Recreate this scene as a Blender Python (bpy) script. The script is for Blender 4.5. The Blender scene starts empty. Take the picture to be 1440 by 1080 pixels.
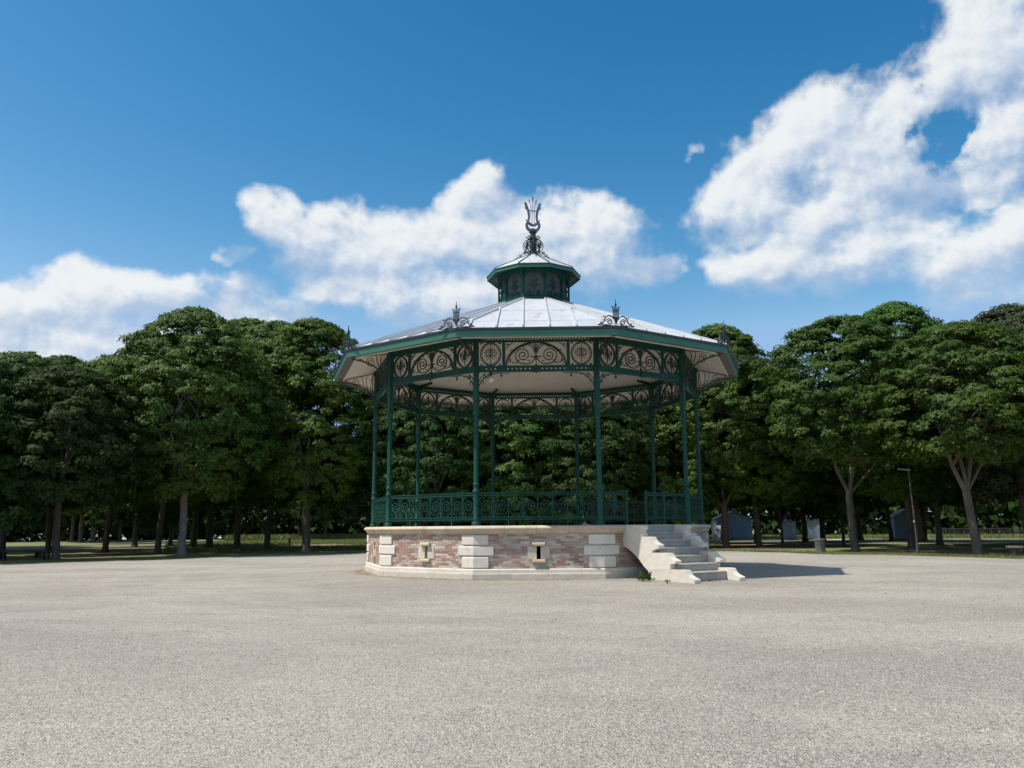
import bpy, math, random
import numpy as np
from mathutils import Matrix, Vector

random.seed(11)
PI = math.pi
R_ = math.radians
scene = bpy.context.scene
COL = scene.collection

# ------------------------------------------------------------------ camera
CAM_D, CAM_H, CAM_F = 26.894, 1.306, 1167.1
pit, rol, yaw = 0.1710, 0.0080, -0.0281
fw = Vector((math.sin(yaw) * math.cos(pit), math.cos(yaw) * math.cos(pit), math.sin(pit)))
r0 = Vector((math.cos(yaw), -math.sin(yaw), 0))
u0 = r0.cross(fw)
rv = r0 * math.cos(rol) - u0 * math.sin(rol)
uv_ = r0 * math.sin(rol) + u0 * math.cos(rol)
cam = bpy.data.objects.new('camera', bpy.data.cameras.new('camera'))
COL.objects.link(cam)
m = Matrix((rv, uv_, -fw)).transposed().to_4x4()
m.translation = Vector((0, -CAM_D, CAM_H))
cam.matrix_world = m
cam.data.sensor_width = 36
cam.data.lens = CAM_F / 1440 * 36
cam.data.clip_start = 0.1
cam.data.clip_end = 5000
scene.camera = cam

# ------------------------------------------------------------------ sun, sky, exposure
SUN_AZ, SUN_EL = R_(-68), R_(61)           # azimuth measured from the direction towards the camera, negative = left
sdir = Vector((math.sin(SUN_AZ) * math.cos(SUN_EL), -math.cos(SUN_AZ) * math.cos(SUN_EL), math.sin(SUN_EL)))
sun = bpy.data.objects.new('sun', bpy.data.lights.new('sun', 'SUN'))
COL.objects.link(sun)
sun.data.energy = 5.0
sun.data.angle = R_(0.53)
sun.data.color = (1.0, 0.955, 0.88)
sun.rotation_euler = (-sdir).to_track_quat('-Z', 'Y').to_euler()
sun.location = (-20, -20, 40)

scene.view_settings.view_transform = 'Standard'
scene.view_settings.look = 'None'
scene.view_settings.gamma = 1
scene.view_settings.exposure = -0.05
scene.render.engine = 'CYCLES'
scene.cycles.max_bounces = 5
scene.cycles.diffuse_bounces = 2
scene.cycles.glossy_bounces = 2
scene.cycles.transmission_bounces = 3
scene.cycles.caustics_reflective = False
scene.cycles.caustics_refractive = False

SKY_STRENGTH = 0.1
world = bpy.data.worlds.new('World')
scene.world = world
world.use_nodes = True
world.cycles.sampling_method = 'MANUAL'
world.cycles.sample_map_resolution = 256


class NT:
    """small helper round a node tree"""
    def __init__(self, t): self.t = t
    def n(self, typ, ins=None, **kw):
        nd = self.t.nodes.new(typ)
        for k, v in kw.items(): setattr(nd, k, v)
        for k, v in (ins or {}).items():
            if isinstance(v, bpy.types.NodeSocket): self.t.links.new(v, nd.inputs[k])
            else: nd.inputs[k].default_value = v
        return nd
    def math(self, op, a, b=None, c=None, clamp=False):
        ins = {0: a}
        if b is not None: ins[1] = b
        if c is not None: ins[2] = c
        return self.n('ShaderNodeMath', ins, operation=op, use_clamp=clamp).outputs[0]
    def vmath(self, op, a, b=None, c=None, out=0):
        ins = {0: a}
        if b is not None: ins[1] = b
        if c is not None: ins[2] = c
        return self.n('ShaderNodeVectorMath', ins, operation=op).outputs[out]
    def mix(self, fac, a, b, blend='MIX'):
        nd = self.n('ShaderNodeMix', data_type='RGBA', blend_type=blend)
        for sock, v in ((nd.inputs[0], fac), (nd.inputs[6], a), (nd.inputs[7], b)):
            if isinstance(v, bpy.types.NodeSocket): self.t.links.new(v, sock)
            else: sock.default_value = v
        return nd.outputs[2]
    def smooth(self, v, a, b):
        return self.n('ShaderNodeMapRange', {0: v, 1: a, 2: b, 3: 0.0, 4: 1.0}, interpolation_type='SMOOTHSTEP').outputs[0]
    def maprange(self, v, a, b, c, d):
        return self.n('ShaderNodeMapRange', {0: v, 1: a, 2: b, 3: c, 4: d}).outputs[0]
    def noise(self, vec, scale, detail=4, rough=0.5, dist=0.0, out=0, dim='3D'):
        return self.n('ShaderNodeTexNoise', noise_dimensions=dim, ins={'Vector': vec, 'Scale': scale, 'Detail': detail, 'Roughness': rough, 'Distortion': dist}).outputs[out]


# cloud banks as (azimuth, elevation, half-width, half-height) in radians of the sky
CLOUDS = [(-0.568, 0.218, 0.058, 0.04), (-0.494, 0.241, 0.078, 0.038), (-0.437, 0.255, 0.067, 0.035), (-0.367, 0.251, 0.063, 0.028),
          (-0.294, 0.246, 0.049, 0.021), (-0.551, 0.175, 0.085, 0.045), (-0.44, 0.192, 0.103, 0.039), (-0.273, 0.341, 0.084, 0.044),
          (-0.169, 0.318, 0.105, 0.050), (-0.098, 0.330, 0.100, 0.050), (-0.062, 0.398, 0.050, 0.044), (0.022, 0.336, 0.090, 0.050),
          (0.071, 0.33, 0.071, 0.052), (0.128, 0.303, 0.050, 0.020), (-0.116, 0.273, 0.131, 0.038), (-0.040, 0.425, 0.030, 0.018),
          (-0.225, 0.286, 0.060, 0.028), (-0.366, 0.309, 0.022, 0.016), (0.212, 0.43, 0.022, 0.015), (0.361, 0.429, 0.063, 0.058),
          (0.315, 0.402, 0.069, 0.046), (0.402, 0.384, 0.075, 0.063), (0.267, 0.361, 0.07, 0.039), (0.366, 0.337, 0.082, 0.038), (0.45, 0.352, 0.050, 0.028), (0.435, 0.446, 0.050, 0.036), (0.505, 0.352, 0.045, 0.030), (0.43, 0.322, 0.05, 0.022),
          (0.311, 0.290, 0.083, 0.032), (0.395, 0.293, 0.072, 0.035), (0.489, 0.462, 0.052, 0.050), (0.547, 0.475, 0.072, 0.072),
          (0.552, 0.386, 0.056, 0.060), (0.497, 0.268, 0.080, 0.038), (0.556, 0.285, 0.055, 0.038), (0.58, 0.525, 0.083, 0.068)]
HOLES = [(0.482, 0.406, 0.017, 0.027)]


def cloud_group():
    g = bpy.data.node_groups.new('cloud_density', 'ShaderNodeTree')
    g.interface.new_socket('Vector', in_out='INPUT', socket_type='NodeSocketVector')
    g.interface.new_socket('Density', in_out='OUTPUT', socket_type='NodeSocketFloat')
    t = NT(g)
    gi = g.nodes.new('NodeGroupInput')
    go = g.nodes.new('NodeGroupOutput')
    p0 = gi.outputs[0]
    w1 = t.noise(p0, 10.0, 4, 0.55, out=1, dim='2D')
    w1 = t.vmath('MULTIPLY', t.vmath('SUBTRACT', w1, (0.5, 0.5, 0.5)), (0.095, 0.068, 0))
    p = t.vmath('ADD', p0, w1)
    acc = None
    def blob(b):
        ax, el, rx, ry = b
        q = t.vmath('MULTIPLY', t.vmath('SUBTRACT', p, (ax, el, 0)), (1 / (rx * 1.13), 1 / (ry * 1.13), 0))
        return t.math('SUBTRACT', 1.0 if rx > .03 else 0.35, t.vmath('DOT_PRODUCT', q, q, out=1))
    for b in CLOUDS:
        d = blob(b)
        acc = d if acc is None else t.math('SMOOTH_MAX', acc, d, 0.45)
    # the sky that lies outside the picture carries the same kind of broken cloud
    sep = t.n('ShaderNodeSeparateXYZ', {0: p0})
    far = t.noise(t.vmath('MULTIPLY', p0, (1.0, 1.7, 1.0)), 3.1, 2, 0.5, dim='2D')
    out_az = t.smooth(t.math('ABSOLUTE', sep.outputs[0]), 0.66, 0.80)
    out_el = t.smooth(sep.outputs[1], 0.66, 0.80)
    outm = t.math('MAXIMUM', out_az, out_el)
    far = t.math('SUBTRACT', t.math('MULTIPLY', t.math('SUBTRACT', far, 0.53), 9.0), t.math('MULTIPLY', t.math('SUBTRACT', 1.0, outm), 4.0))
    acc = t.math('MAXIMUM', acc, far)
    w2 = t.vmath('MULTIPLY', t.vmath('SUBTRACT', t.noise(p0, 26.0, 4, 0.6, out=1, dim='2D'), (0.5, 0.5, 0.5)), (0.075, 0.065, 0))
    ph = t.vmath('ADD', p0, w2)
    hk = t.maprange(t.noise(t.vmath('ADD', p0, (5.3, 2.2, 0)), 24.0, 4, 0.6, dim='2D'), 0.36, 0.64, 0.1, 2.2)
    for b in HOLES:
        ax, el, rx, ry = b
        q = t.vmath('MULTIPLY', t.vmath('SUBTRACT', ph, (ax, el, 0)), (0.85 / rx, 0.85 / ry, 0))
        d = t.math('POWER', 2.718, t.math('MULTIPLY', t.vmath('DOT_PRODUCT', q, q, out=1), -1.0))
        acc = t.math('SUBTRACT', acc, t.math('MULTIPLY', d, hk))
    acc = t.math('MAXIMUM', acc, -3.0)
    g.links.new(acc, go.inputs[0])
    return g


wt = NT(world.node_tree)
for nd in list(world.node_tree.nodes): world.node_tree.nodes.remove(nd)
tc = wt.n('ShaderNodeTexCoord')
dirv = wt.vmath('NORMALIZE', tc.outputs['Generated'])
sx = wt.n('ShaderNodeSeparateXYZ', {0: dirv})
az = wt.math('ARCTAN2', sx.outputs[0], sx.outputs[1])
el = wt.math('ARCSINE', sx.outputs[2])
pv = wt.n('ShaderNodeCombineXYZ', {0: az, 1: el, 2: 0.0}).outputs[0]
sky = wt.n('ShaderNodeTexSky', sky_type='NISHITA', sun_disc=False, sun_elevation=SUN_EL,
           sun_rotation=math.atan2(sdir.x, sdir.y), altitude=100.0, air_density=1.0, dust_density=0.6, ozone_density=2.0)
sat = wt.n('ShaderNodeHueSaturation', {'Hue': 0.495, 'Saturation': 1.25, 'Value': 1.0, 'Color': sky.outputs[0]}).outputs[0]
sc = wt.n('ShaderNodeSeparateColor', {0: sat})
def grade(ch, k, g, top):
    v = wt.math('POWER', wt.math('MULTIPLY', sc.outputs[ch], 0.1), g)
    return wt.math('MINIMUM', wt.math('MULTIPLY', v, k * 10), top * 10)
skc = wt.n('ShaderNodeCombineColor', {0: grade(0, 40.0, 2.45, 0.33), 1: grade(1, 3.40, 1.5, 0.53), 2: grade(2, 1.92, 1.25, 0.82)}).outputs[0]
cg = cloud_group()
def bank_at(vec):
    cn = world.node_tree.nodes.new('ShaderNodeGroup')
    cn.node_tree = cg
    world.node_tree.links.new(vec, cn.inputs[0])
    return cn.outputs[0]
bank = bank_at(pv)
# a coarser copy of the banks, seen from the sun's side and from the far side, for the light and shade on them
def coarse(off):
    acc = None
    q0 = wt.vmath('ADD', pv, off)
    for ax, el_, rx, ry in [c for c in CLOUDS if c[2] * c[3] > 0.0020]:
        q = wt.vmath('MULTIPLY', wt.vmath('SUBTRACT', q0, (ax, el_, 0)), (1 / (rx * 1.13), 1 / (ry * 1.13), 0))
        v = wt.math('SUBTRACT', 1.0, wt.vmath('DOT_PRODUCT', q, q, out=1))
        acc = v if acc is None else wt.math('MAXIMUM', acc, v)
    return acc
def fluff(off, detail):
    return wt.noise(wt.vmath('MULTIPLY', wt.vmath('ADD', pv, off), (1, 1.2, 1)), 12.0, detail, 0.57, 0.0, dim='2D')
f0 = fluff((0, 0, 0), 7)
f1 = fluff((-0.007, 0.010, 0), 4)
d0 = wt.math('MULTIPLY_ADD', wt.math('SUBTRACT', f0, 0.5), 2.2, bank)
rise = wt.math('MULTIPLY', wt.math('SUBTRACT', f0, f1), 2.2)
side = wt.math('MAXIMUM', wt.math('MINIMUM', wt.math('SUBTRACT', coarse((0.010, -0.015, 0)), coarse((-0.010, 0.015, 0))), 0.8), -0.8)
soft = wt.maprange(side, -0.45, 0.35, 1.35, 0.62)      # crisp towards the sun, feathered on the far side
alpha = wt.smooth(d0, -0.22, soft)
lit = wt.math('ADD', wt.math('ADD', rise, wt.math('MULTIPLY', side, 0.62)), 0.50)
lit = wt.smooth(lit, -0.05, 1.0)
ccol = wt.mix(lit, (0.50, 0.62, 0.81, 1), (0.95, 0.985, 1.0, 1))
ccol = wt.vmath('SCALE', ccol, None)
ccol.node.inputs['Scale'].default_value = 0.95 / SKY_STRENGTH
hz = wt.smooth(el, -0.02, 0.06)
alpha = wt.math('MULTIPLY', wt.math('MULTIPLY', alpha, 0.97), hz)
final = wt.mix(alpha, skc, ccol)
bg = wt.n('ShaderNodeBackground', {'Color': final, 'Strength': SKY_STRENGTH})
wo = wt.n('ShaderNodeOutputWorld', {0: bg.outputs[0]})

# ------------------------------------------------------------------ helpers: materials
def material(name, c1, c2=None, rough=0.7, scale=6.0, detail=5, bump=0.0, bscale=None, metal=0.0, spec=0.5, rnd=0.0,
             c3=None, c3scale=1.2, c3th=(0.55, 0.75), stretch=None):
    mt = bpy.data.materials.new(name)
    mt.use_nodes = True
    t = NT(mt.node_tree)
    b = mt.node_tree.nodes['Principled BSDF']
    co = t.n('ShaderNodeTexCoord').outputs['Object']
    if stretch: co = t.vmath('MULTIPLY', co, stretch)
    if rnd:
        oi = t.n('ShaderNodeObjectInfo')
        off = t.n('ShaderNodeCombineXYZ', {0: t.math('MULTIPLY', oi.outputs['Random'], 37.0), 1: t.math('MULTIPLY', oi.outputs['Random'], 91.0), 2: 0.0}).outputs[0]
        co = t.vmath('ADD', co, off)
    nz = t.noise(co, scale, detail, 0.6)
    f = t.smooth(nz, 0.3, 0.7)
    c2 = c2 or tuple(x * 0.8 for x in c1)
    col = t.mix(f, (*c1, 1), (*c2, 1))
    if c3:
        n3 = t.noise(co, c3scale, 4, 0.6)
        col = t.mix(t.smooth(n3, *c3th), col, (*c3, 1))
    if rnd:
        v = t.maprange(oi.outputs['Random'], 0, 1, 1 - rnd, 1 + rnd)
        col = t.n('ShaderNodeHueSaturation', {'Value': v, 'Color': col}).outputs[0]
    mt.node_tree.links.new(col, b.inputs['Base Color'])
    b.inputs['Roughness'].default_value = rough
    b.inputs['Metallic'].default_value = metal
    b.inputs['Specular IOR Level'].default_value = spec
    if bump:
        nb = t.noise(co, bscale or scale * 4, 6, 0.65)
        bp = t.n('ShaderNodeBump', {'Strength': min(1, bump), 'Distance': 0.02, 'Height': nb})
        mt.node_tree.links.new(bp.outputs[0], b.inputs['Normal'])
    return mt


def leaf_material(name, ca, cb, cc, transl=0.20, rough=0.55, spec=0.20):
    mt = bpy.data.materials.new(name)
    mt.use_nodes = True
    t = NT(mt.node_tree)
    b = mt.node_tree.nodes['Principled BSDF']
    out = mt.node_tree.nodes['Material Output']
    ge = t.n('ShaderNodeNewGeometry')
    oi = t.n('ShaderNodeObjectInfo')
    col = t.mix(ge.outputs['Random Per Island'], (*ca, 1), (*cb, 1))
    co = t.n('ShaderNodeTexCoord').outputs['Object']
    nz = t.noise(t.vmath('ADD', co, oi.outputs['Location']), 0.55, 3, 0.55)
    col = t.mix(t.smooth(nz, 0.42, 0.68), col, (*cc, 1))
    col = t.n('ShaderNodeHueSaturation', {'Value': t.maprange(oi.outputs['Random'], 0, 1, 0.72, 1.15),
                                          'Hue': t.maprange(t.math('FRACT', t.math('MULTIPLY', oi.outputs['Random'], 7.3)), 0, 1, 0.482, 0.512), 'Color': col}).outputs[0]
    mt.node_tree.links.new(col, b.inputs['Base Color'])
    b.inputs['Roughness'].default_value = rough
    b.inputs['Specular IOR Level'].default_value = spec
    tr = t.n('ShaderNodeBsdfTranslucent', {'Color': t.mix(0.5, col, (0.10, 0.22, 0.02, 1))})
    mx = t.n('ShaderNodeMixShader', {0: transl, 1: b.outputs[0], 2: tr.outputs[0]})
    mt.node_tree.links.new(mx.outputs[0], out.inputs[0])
    return mt


M = {}
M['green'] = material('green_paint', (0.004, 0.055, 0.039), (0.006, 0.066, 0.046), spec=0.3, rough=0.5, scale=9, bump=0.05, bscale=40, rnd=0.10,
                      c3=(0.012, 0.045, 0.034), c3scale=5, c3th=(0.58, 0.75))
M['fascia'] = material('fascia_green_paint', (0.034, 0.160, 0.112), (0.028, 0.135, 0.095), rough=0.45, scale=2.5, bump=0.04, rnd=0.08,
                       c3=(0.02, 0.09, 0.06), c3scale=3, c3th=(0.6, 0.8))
M['dark_iron'] = material('dark_iron', (0.008, 0.022, 0.020), (0.012, 0.030, 0.026), rough=0.5, scale=12, bump=0.05)
M['gutter'] = material('gutter_metal', (0.028, 0.040, 0.055), (0.04, 0.05, 0.06), rough=0.45, scale=5)
M['stone'] = material('limestone', (0.64, 0.57, 0.47), (0.55, 0.48, 0.38), rough=0.85, scale=5, bump=0.25, bscale=45, rnd=0.08,
                      c3=(0.42, 0.34, 0.25), c3scale=2.6, c3th=(0.60, 0.80))
M['quoin'] = material('quoin_limestone', (0.74, 0.68, 0.59), (0.66, 0.60, 0.51), rough=0.85, scale=7, bump=0.25, bscale=50, rnd=0.06,
                      c3=(0.50, 0.43, 0.33), c3scale=3.5, c3th=(0.62, 0.80))
M['cornice'] = material('cornice_limestone', (0.63, 0.53, 0.40), (0.53, 0.42, 0.30), rough=0.85, scale=4, bump=0.25, bscale=45, rnd=0.10,
                        c3=(0.40, 0.27, 0.17), c3scale=2.2, c3th=(0.55, 0.80))
M['steps'] = material('step_stone', (0.47, 0.43, 0.37), (0.38, 0.35, 0.30), rough=0.9, scale=5, bump=0.3, bscale=60, rnd=0.08,
                      c3=(0.30, 0.26, 0.21), c3scale=3)
M['yellow_stone'] = material('yellow_sill_stone', (0.60, 0.50, 0.34), (0.52, 0.42, 0.27), rough=0.85, scale=9, bump=0.2, rnd=0.08)
M['mortar'] = material('mortar', (0.56, 0.52, 0.46), (0.47, 0.43, 0.37), rough=0.95, scale=18, bump=0.3, bscale=90)
def brick_mat(n, c1, c2, c3):
    return material(n, c1, c2, rough=0.9, scale=0.9, detail=6, bump=0.3, bscale=9, rnd=0.20, c3=c3, c3scale=0.55, c3th=(0.48, 0.74))
M['brick_red'] = brick_mat('red_brick', (0.37, 0.205, 0.155), (0.42, 0.25, 0.20), (0.51, 0.40, 0.35))
M['brick_rust'] = brick_mat('rust_brick', (0.39, 0.225, 0.15), (0.34, 0.18, 0.125), (0.49, 0.38, 0.31))
M['brick_pink'] = brick_mat('pink_brick', (0.44, 0.29, 0.25), (0.38, 0.22, 0.19), (0.55, 0.48, 0.45))
M['brick_pale'] = brick_mat('cream_brick', (0.53, 0.45, 0.365), (0.47, 0.39, 0.315), (0.55, 0.49, 0.44))
M['brick_white'] = brick_mat('whitened_brick', (0.56, 0.50, 0.43), (0.50, 0.44, 0.37), (0.60, 0.56, 0.51))
M['zinc'] = material('zinc_sheet', (0.63, 0.645, 0.665), (0.54, 0.56, 0.585), rough=0.5, scale=2.2, bump=0.03, bscale=7, rnd=0.07, metal=0.25,
                     c3=(0.36, 0.33, 0.31), c3scale=1.5, c3th=(0.56, 0.80), stretch=(2.2, 0.6, 0.6))
M['soffit'] = material('soffit_boards', (0.66, 0.61, 0.52), (0.60, 0.55, 0.47), rough=0.75, scale=2.5, bump=0.05, rnd=0.05,
                       c3=(0.36, 0.31, 0.25), c3scale=1.6, c3th=(0.60, 0.82))
M['trim'] = material('white_trim', (0.72, 0.68, 0.62), (0.63, 0.59, 0.53), rough=0.6, scale=8)
M['lyre'] = material('grey_zinc_ornament', (0.10, 0.12, 0.165), (0.15, 0.17, 0.22), rough=0.5, scale=12, metal=0.3)
M['lantern_glass'] = material('lantern_infill', (0.048, 0.052, 0.056), (0.068, 0.072, 0.076), rough=0.35, scale=3)
M['floor'] = material('deck_floor', (0.34, 0.31, 0.27), (0.28, 0.26, 0.23), rough=0.9, scale=4, bump=0.1)
M['dark'] = material('void_dark', (0.012, 0.011, 0.010), rough=0.9)
M['bark'] = material('bark', (0.135, 0.115, 0.088), (0.085, 0.070, 0.054), rough=0.95, scale=5, bump=0.9, bscale=16, rnd=0.2,
                     c3=(0.17, 0.165, 0.13), c3scale=1.6, stretch=(1, 1, 0.35))
M['bark_pale'] = material('pale_grey_bark', (0.25, 0.235, 0.205), (0.17, 0.16, 0.14), rough=0.95, scale=5, bump=0.9, bscale=16, stretch=(1, 1, 0.35))
M['bark_red'] = material('reddish_bark', (0.17, 0.105, 0.075), (0.10, 0.062, 0.045), rough=0.95, scale=5, bump=0.9, bscale=16, rnd=0.1,
                         c3=(0.16, 0.14, 0.11), c3scale=1.4, stretch=(1, 1, 0.35))
M['leaf'] = leaf_material('chestnut_leaf', (0.032, 0.080, 0.012), (0.064, 0.128, 0.016), (0.082, 0.145, 0.018))
M['leaf_fresh'] = leaf_material('fresh_leaf', (0.050, 0.105, 0.013), (0.088, 0.160, 0.018), (0.112, 0.175, 0.020), transl=0.25)
M['leaf_dark'] = leaf_material('dark_leaf', (0.020, 0.050, 0.012), (0.038, 0.078, 0.016), (0.044, 0.085, 0.016), transl=0.12, rough=0.6, spec=0.12)
M['leaf_copper'] = leaf_material('copper_leaf', (0.020, 0.032, 0.014), (0.036, 0.048, 0.020), (0.036, 0.052, 0.018), transl=0.08)
M['leaf_grey'] = leaf_material('grey_green_leaf', (0.045, 0.085, 0.040), (0.075, 0.115, 0.055), (0.065, 0.105, 0.045), transl=0.12)
M['grass'] = leaf_material('grass_blades', (0.125, 0.170, 0.045), (0.185, 0.215, 0.065), (0.215, 0.215, 0.090), transl=0.15, rough=0.6)
M['weed'] = leaf_material('weed_leaf', (0.045, 0.10, 0.022), (0.075, 0.14, 0.03), (0.07, 0.125, 0.028), transl=0.2)
M['concrete'] = material('bin_concrete', (0.20, 0.185, 0.175), (0.15, 0.14, 0.13), rough=0.9, scale=9, bump=0.4)
M['post_metal'] = material('post_metal', (0.06, 0.055, 0.055), (0.08, 0.072, 0.07), rough=0.55, scale=7)
M['bench_wood'] = material('bench_wood', (0.26, 0.23, 0.19), (0.20, 0.17, 0.14), rough=0.8, scale=5, stretch=(0.3, 3, 3))
M['bench_dark'] = material('bench_dark_wood', (0.10, 0.09, 0.085), (0.07, 0.065, 0.06), rough=0.8, scale=5, stretch=(0.3, 3, 3))
M['chalet'] = material('pale_blue_boards', (0.36, 0.46, 0.58), (0.31, 0.41, 0.53), rough=0.6, scale=3, rnd=0.05)
M['chalet_roof'] = material('chalet_roof', (0.10, 0.105, 0.12), (0.13, 0.13, 0.14), rough=0.7, scale=4)
M['white'] = material('white_panel', (0.72, 0.74, 0.77), (0.66, 0.68, 0.71), rough=0.5, scale=4)
M['grey_metal'] = material('grey_metal', (0.26, 0.27, 0.28), (0.21, 0.22, 0.23), rough=0.5, scale=6)
M['teal'] = material('teal_panel', (0.05, 0.20, 0.20), (0.04, 0.16, 0.16), rough=0.5)
M['glass'] = material('dark_window', (0.03, 0.04, 0.05), rough=0.08)
M['rubber'] = material('rubber', (0.02, 0.02, 0.02), rough=0.8)
M['globe'] = material('opal_globe', (0.66, 0.61, 0.51), (0.62, 0.57, 0.47), rough=0.25, scale=5)
M['debris'] = material('dry_leaf', (0.12, 0.07, 0.04), (0.08, 0.05, 0.03), rough=0.9, scale=9)
M['pale_path'] = material('pale_path', (0.50, 0.47, 0.42), (0.43, 0.40, 0.36), rough=0.95, scale=1.5)


# ------------------------------------------------------------------ helpers: geometry
class MB:
    def __init__(self): self.v = []; self.f = []
    def add(self, vs, fs):
        o = len(self.v)
        self.v.extend(tuple(x) for x in vs)
        self.f.extend(tuple(i + o for i in f) for f in fs)
        return self
    def box(self, c, s, rz=0.0, bevel=0.0):
        cx, cy, cz = c; hx, hy, hz = s[0] / 2, s[1] / 2, s[2] / 2
        ca, sa = math.cos(rz), math.sin(rz)
        vs = []
        for z in (-hz, hz):
            for x, y in ((-hx, -hy), (hx, -hy), (hx, hy), (-hx, hy)):
                vs.append((cx + x * ca - y * sa, cy + x * sa + y * ca, cz + z))
        return self.add(vs, [(3, 2, 1, 0), (4, 5, 6, 7), (0, 1, 5, 4), (1, 2, 6, 5), (2, 3, 7, 6), (3, 0, 4, 7)])
    def hexa(self, a, b):
        """a, b: two quads (4 points each) joined into a solid"""
        return self.add(list(a) + list(b), [(3, 2, 1, 0), (4, 5, 6, 7), (0, 1, 5, 4), (1, 2, 6, 5), (2, 3, 7, 6), (3, 0, 4, 7)])
    def extrude(self, poly, fn, d0, d1):
        """poly: 2D points; fn(u, v, d) -> 3D point"""
        n = len(poly)
        vs = [fn(u, v, d0) for u, v in poly] + [fn(u, v, d1) for u, v in poly]
        fs = [tuple(range(n - 1, -1, -1)), tuple(range(n, 2 * n))]
        fs += [(i, (i + 1) % n, n + (i + 1) % n, n + i) for i in range(n)]
        return self.add(vs, fs)
    def lathe(self, prof, n=16, c=(0, 0, 0), caps=True):
        vs = []; fs = []
        for r, z in prof:
            for i in range(n):
                a = 2 * PI * i / n
                vs.append((c[0] + r * math.cos(a), c[1] + r * math.sin(a), c[2] + z))
        for k in range(len(prof) - 1):
            for i in range(n):
                j = (i + 1) % n
                fs.append((k * n + i, k * n + j, (k + 1) * n + j, (k + 1) * n + i))
        if caps:
            fs.append(tuple(range(n - 1, -1, -1)))
            fs.append(tuple((len(prof) - 1) * n + i for i in range(n)))
        return self.add(vs, fs)
    def tube(self, pts, rad, n=7, caps=True):
        pts = [Vector(p) for p in pts]
        if not hasattr(rad, '__len__'): rad = [rad] * len(pts)
        vs = []; fs = []
        for k, p in enumerate(pts):
            d = (pts[min(k + 1, len(pts) - 1)] - pts[max(k - 1, 0)]).normalized()
            a = d.cross(Vector((0.13, 0.97, 0.2))).normalized()
            b = d.cross(a)
            for i in range(n):
                t = 2 * PI * i / n
                q = p + (a * math.cos(t) + b * math.sin(t)) * rad[k]
                vs.append(tuple(q))
        for k in range(len(pts) - 1):
            for i in range(n):
                j = (i + 1) % n
                fs.append((k * n + i, k * n + j, (k + 1) * n + j, (k + 1) * n + i))
        if caps:
            fs.append(tuple(range(n)))
            fs.append(tuple((len(pts) - 1) * n + i for i in range(n - 1, -1, -1)))
        return self.add(vs, fs)
    def ribbon(self, pts, w, d, fn, w1=None):
        """flat bar bent along a 2D polyline (u, v); w wide in the plane, d deep; fn(u, v, depth) -> 3D"""
        w1 = w if w1 is None else w1
        n = len(pts)
        vs = []; fs = []
        for k in range(n):
            a = pts[max(k - 1, 0)]; b = pts[min(k + 1, n - 1)]
            dx, dy = b[0] - a[0], b[1] - a[1]
            l = math.hypot(dx, dy) or 1
            nx, ny = -dy / l, dx / l
            h = (w + (w1 - w) * k / (n - 1)) / 2
            u, v = pts[k]
            vs += [fn(u + nx * h, v + ny * h, -d / 2), fn(u - nx * h, v - ny * h, -d / 2), fn(u - nx * h, v - ny * h, d / 2), fn(u + nx * h, v + ny * h, d / 2)]
        for k in range(n - 1):
            o = 4 * k
            for i in range(4):
                j = (i + 1) % 4
                fs.append((o + i, o + j, o + 4 + j, o + 4 + i))
        fs.append((3, 2, 1, 0)); o = 4 * (n - 1)
        fs.append((o, o + 1, o + 2, o + 3))
        return self.add(vs, fs)
    def mesh(self, name, mat, smooth=False):
        me = bpy.data.meshes.new(name)
        me.from_pydata(self.v, [], self.f)
        me.update()
        if smooth:
            me.polygons.foreach_set('use_smooth', [True] * len(me.polygons))
            me.set_sharp_from_angle(angle=R_(40))
        me.materials.append(mat)
        return me
    def build(self, name, mat, parent=None, smooth=False):
        return link(name, self.mesh(name, mat, smooth), parent)


def link(name, me, parent=None, loc=None, rz=None):
    o = bpy.data.objects.new(name, me)
    COL.objects.link(o)
    if parent: o.parent = parent
    if loc: o.location = loc
    if rz is not None: o.rotation_euler = (0, 0, rz)
    return o


def empty(name, loc=(0, 0, 0), rz=0.0, parent=None):
    return link(name, None, parent, loc, rz)


def tag(o, label, cat=None, group=None, kind=None):
    if label: o['label'] = label
    if cat: o['category'] = cat
    if group: o['group'] = group
    if kind: o['kind'] = kind
    return o


def structure(o): o['kind'] = 'structure'; return o


def bez(p0, p1, p2, p3, n=10):
    r = []
    for i in range(n + 1):
        t = i / n; s = 1 - t
        r.append(tuple(s ** 3 * a + 3 * s * s * t * b + 3 * s * t * t * c + t ** 3 * d for a, b, c, d in zip(p0, p1, p2, p3)))
    return r


def spiral(cx, cy, ra, rb, a0, turns, n=None, flip=1, pw=1.0):
    n = n or max(8, int(abs(turns) * 15))
    r = []
    for i in range(n + 1):
        t = i / n
        a = R_(a0) + turns * 2 * PI * t
        rr = ra + (rb - ra) * t ** pw
        r.append((cx + flip * rr * math.cos(a), cy + rr * math.sin(a)))
    return r


def arc(cx, cy, rx, ry, a0, a1, n=14):
    return [(cx + rx * math.cos(R_(a0 + (a1 - a0) * i / n)), cy + ry * math.sin(R_(a0 + (a1 - a0) * i / n))) for i in range(n + 1)]


# ------------------------------------------------------------------ ground
GZ = -0.12
def ground_z(r):
    t = min(1, max(0, (r - 5.6) / 4.5)); t = t * t * (3 - 2 * t)
    return -0.10 * t


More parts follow.
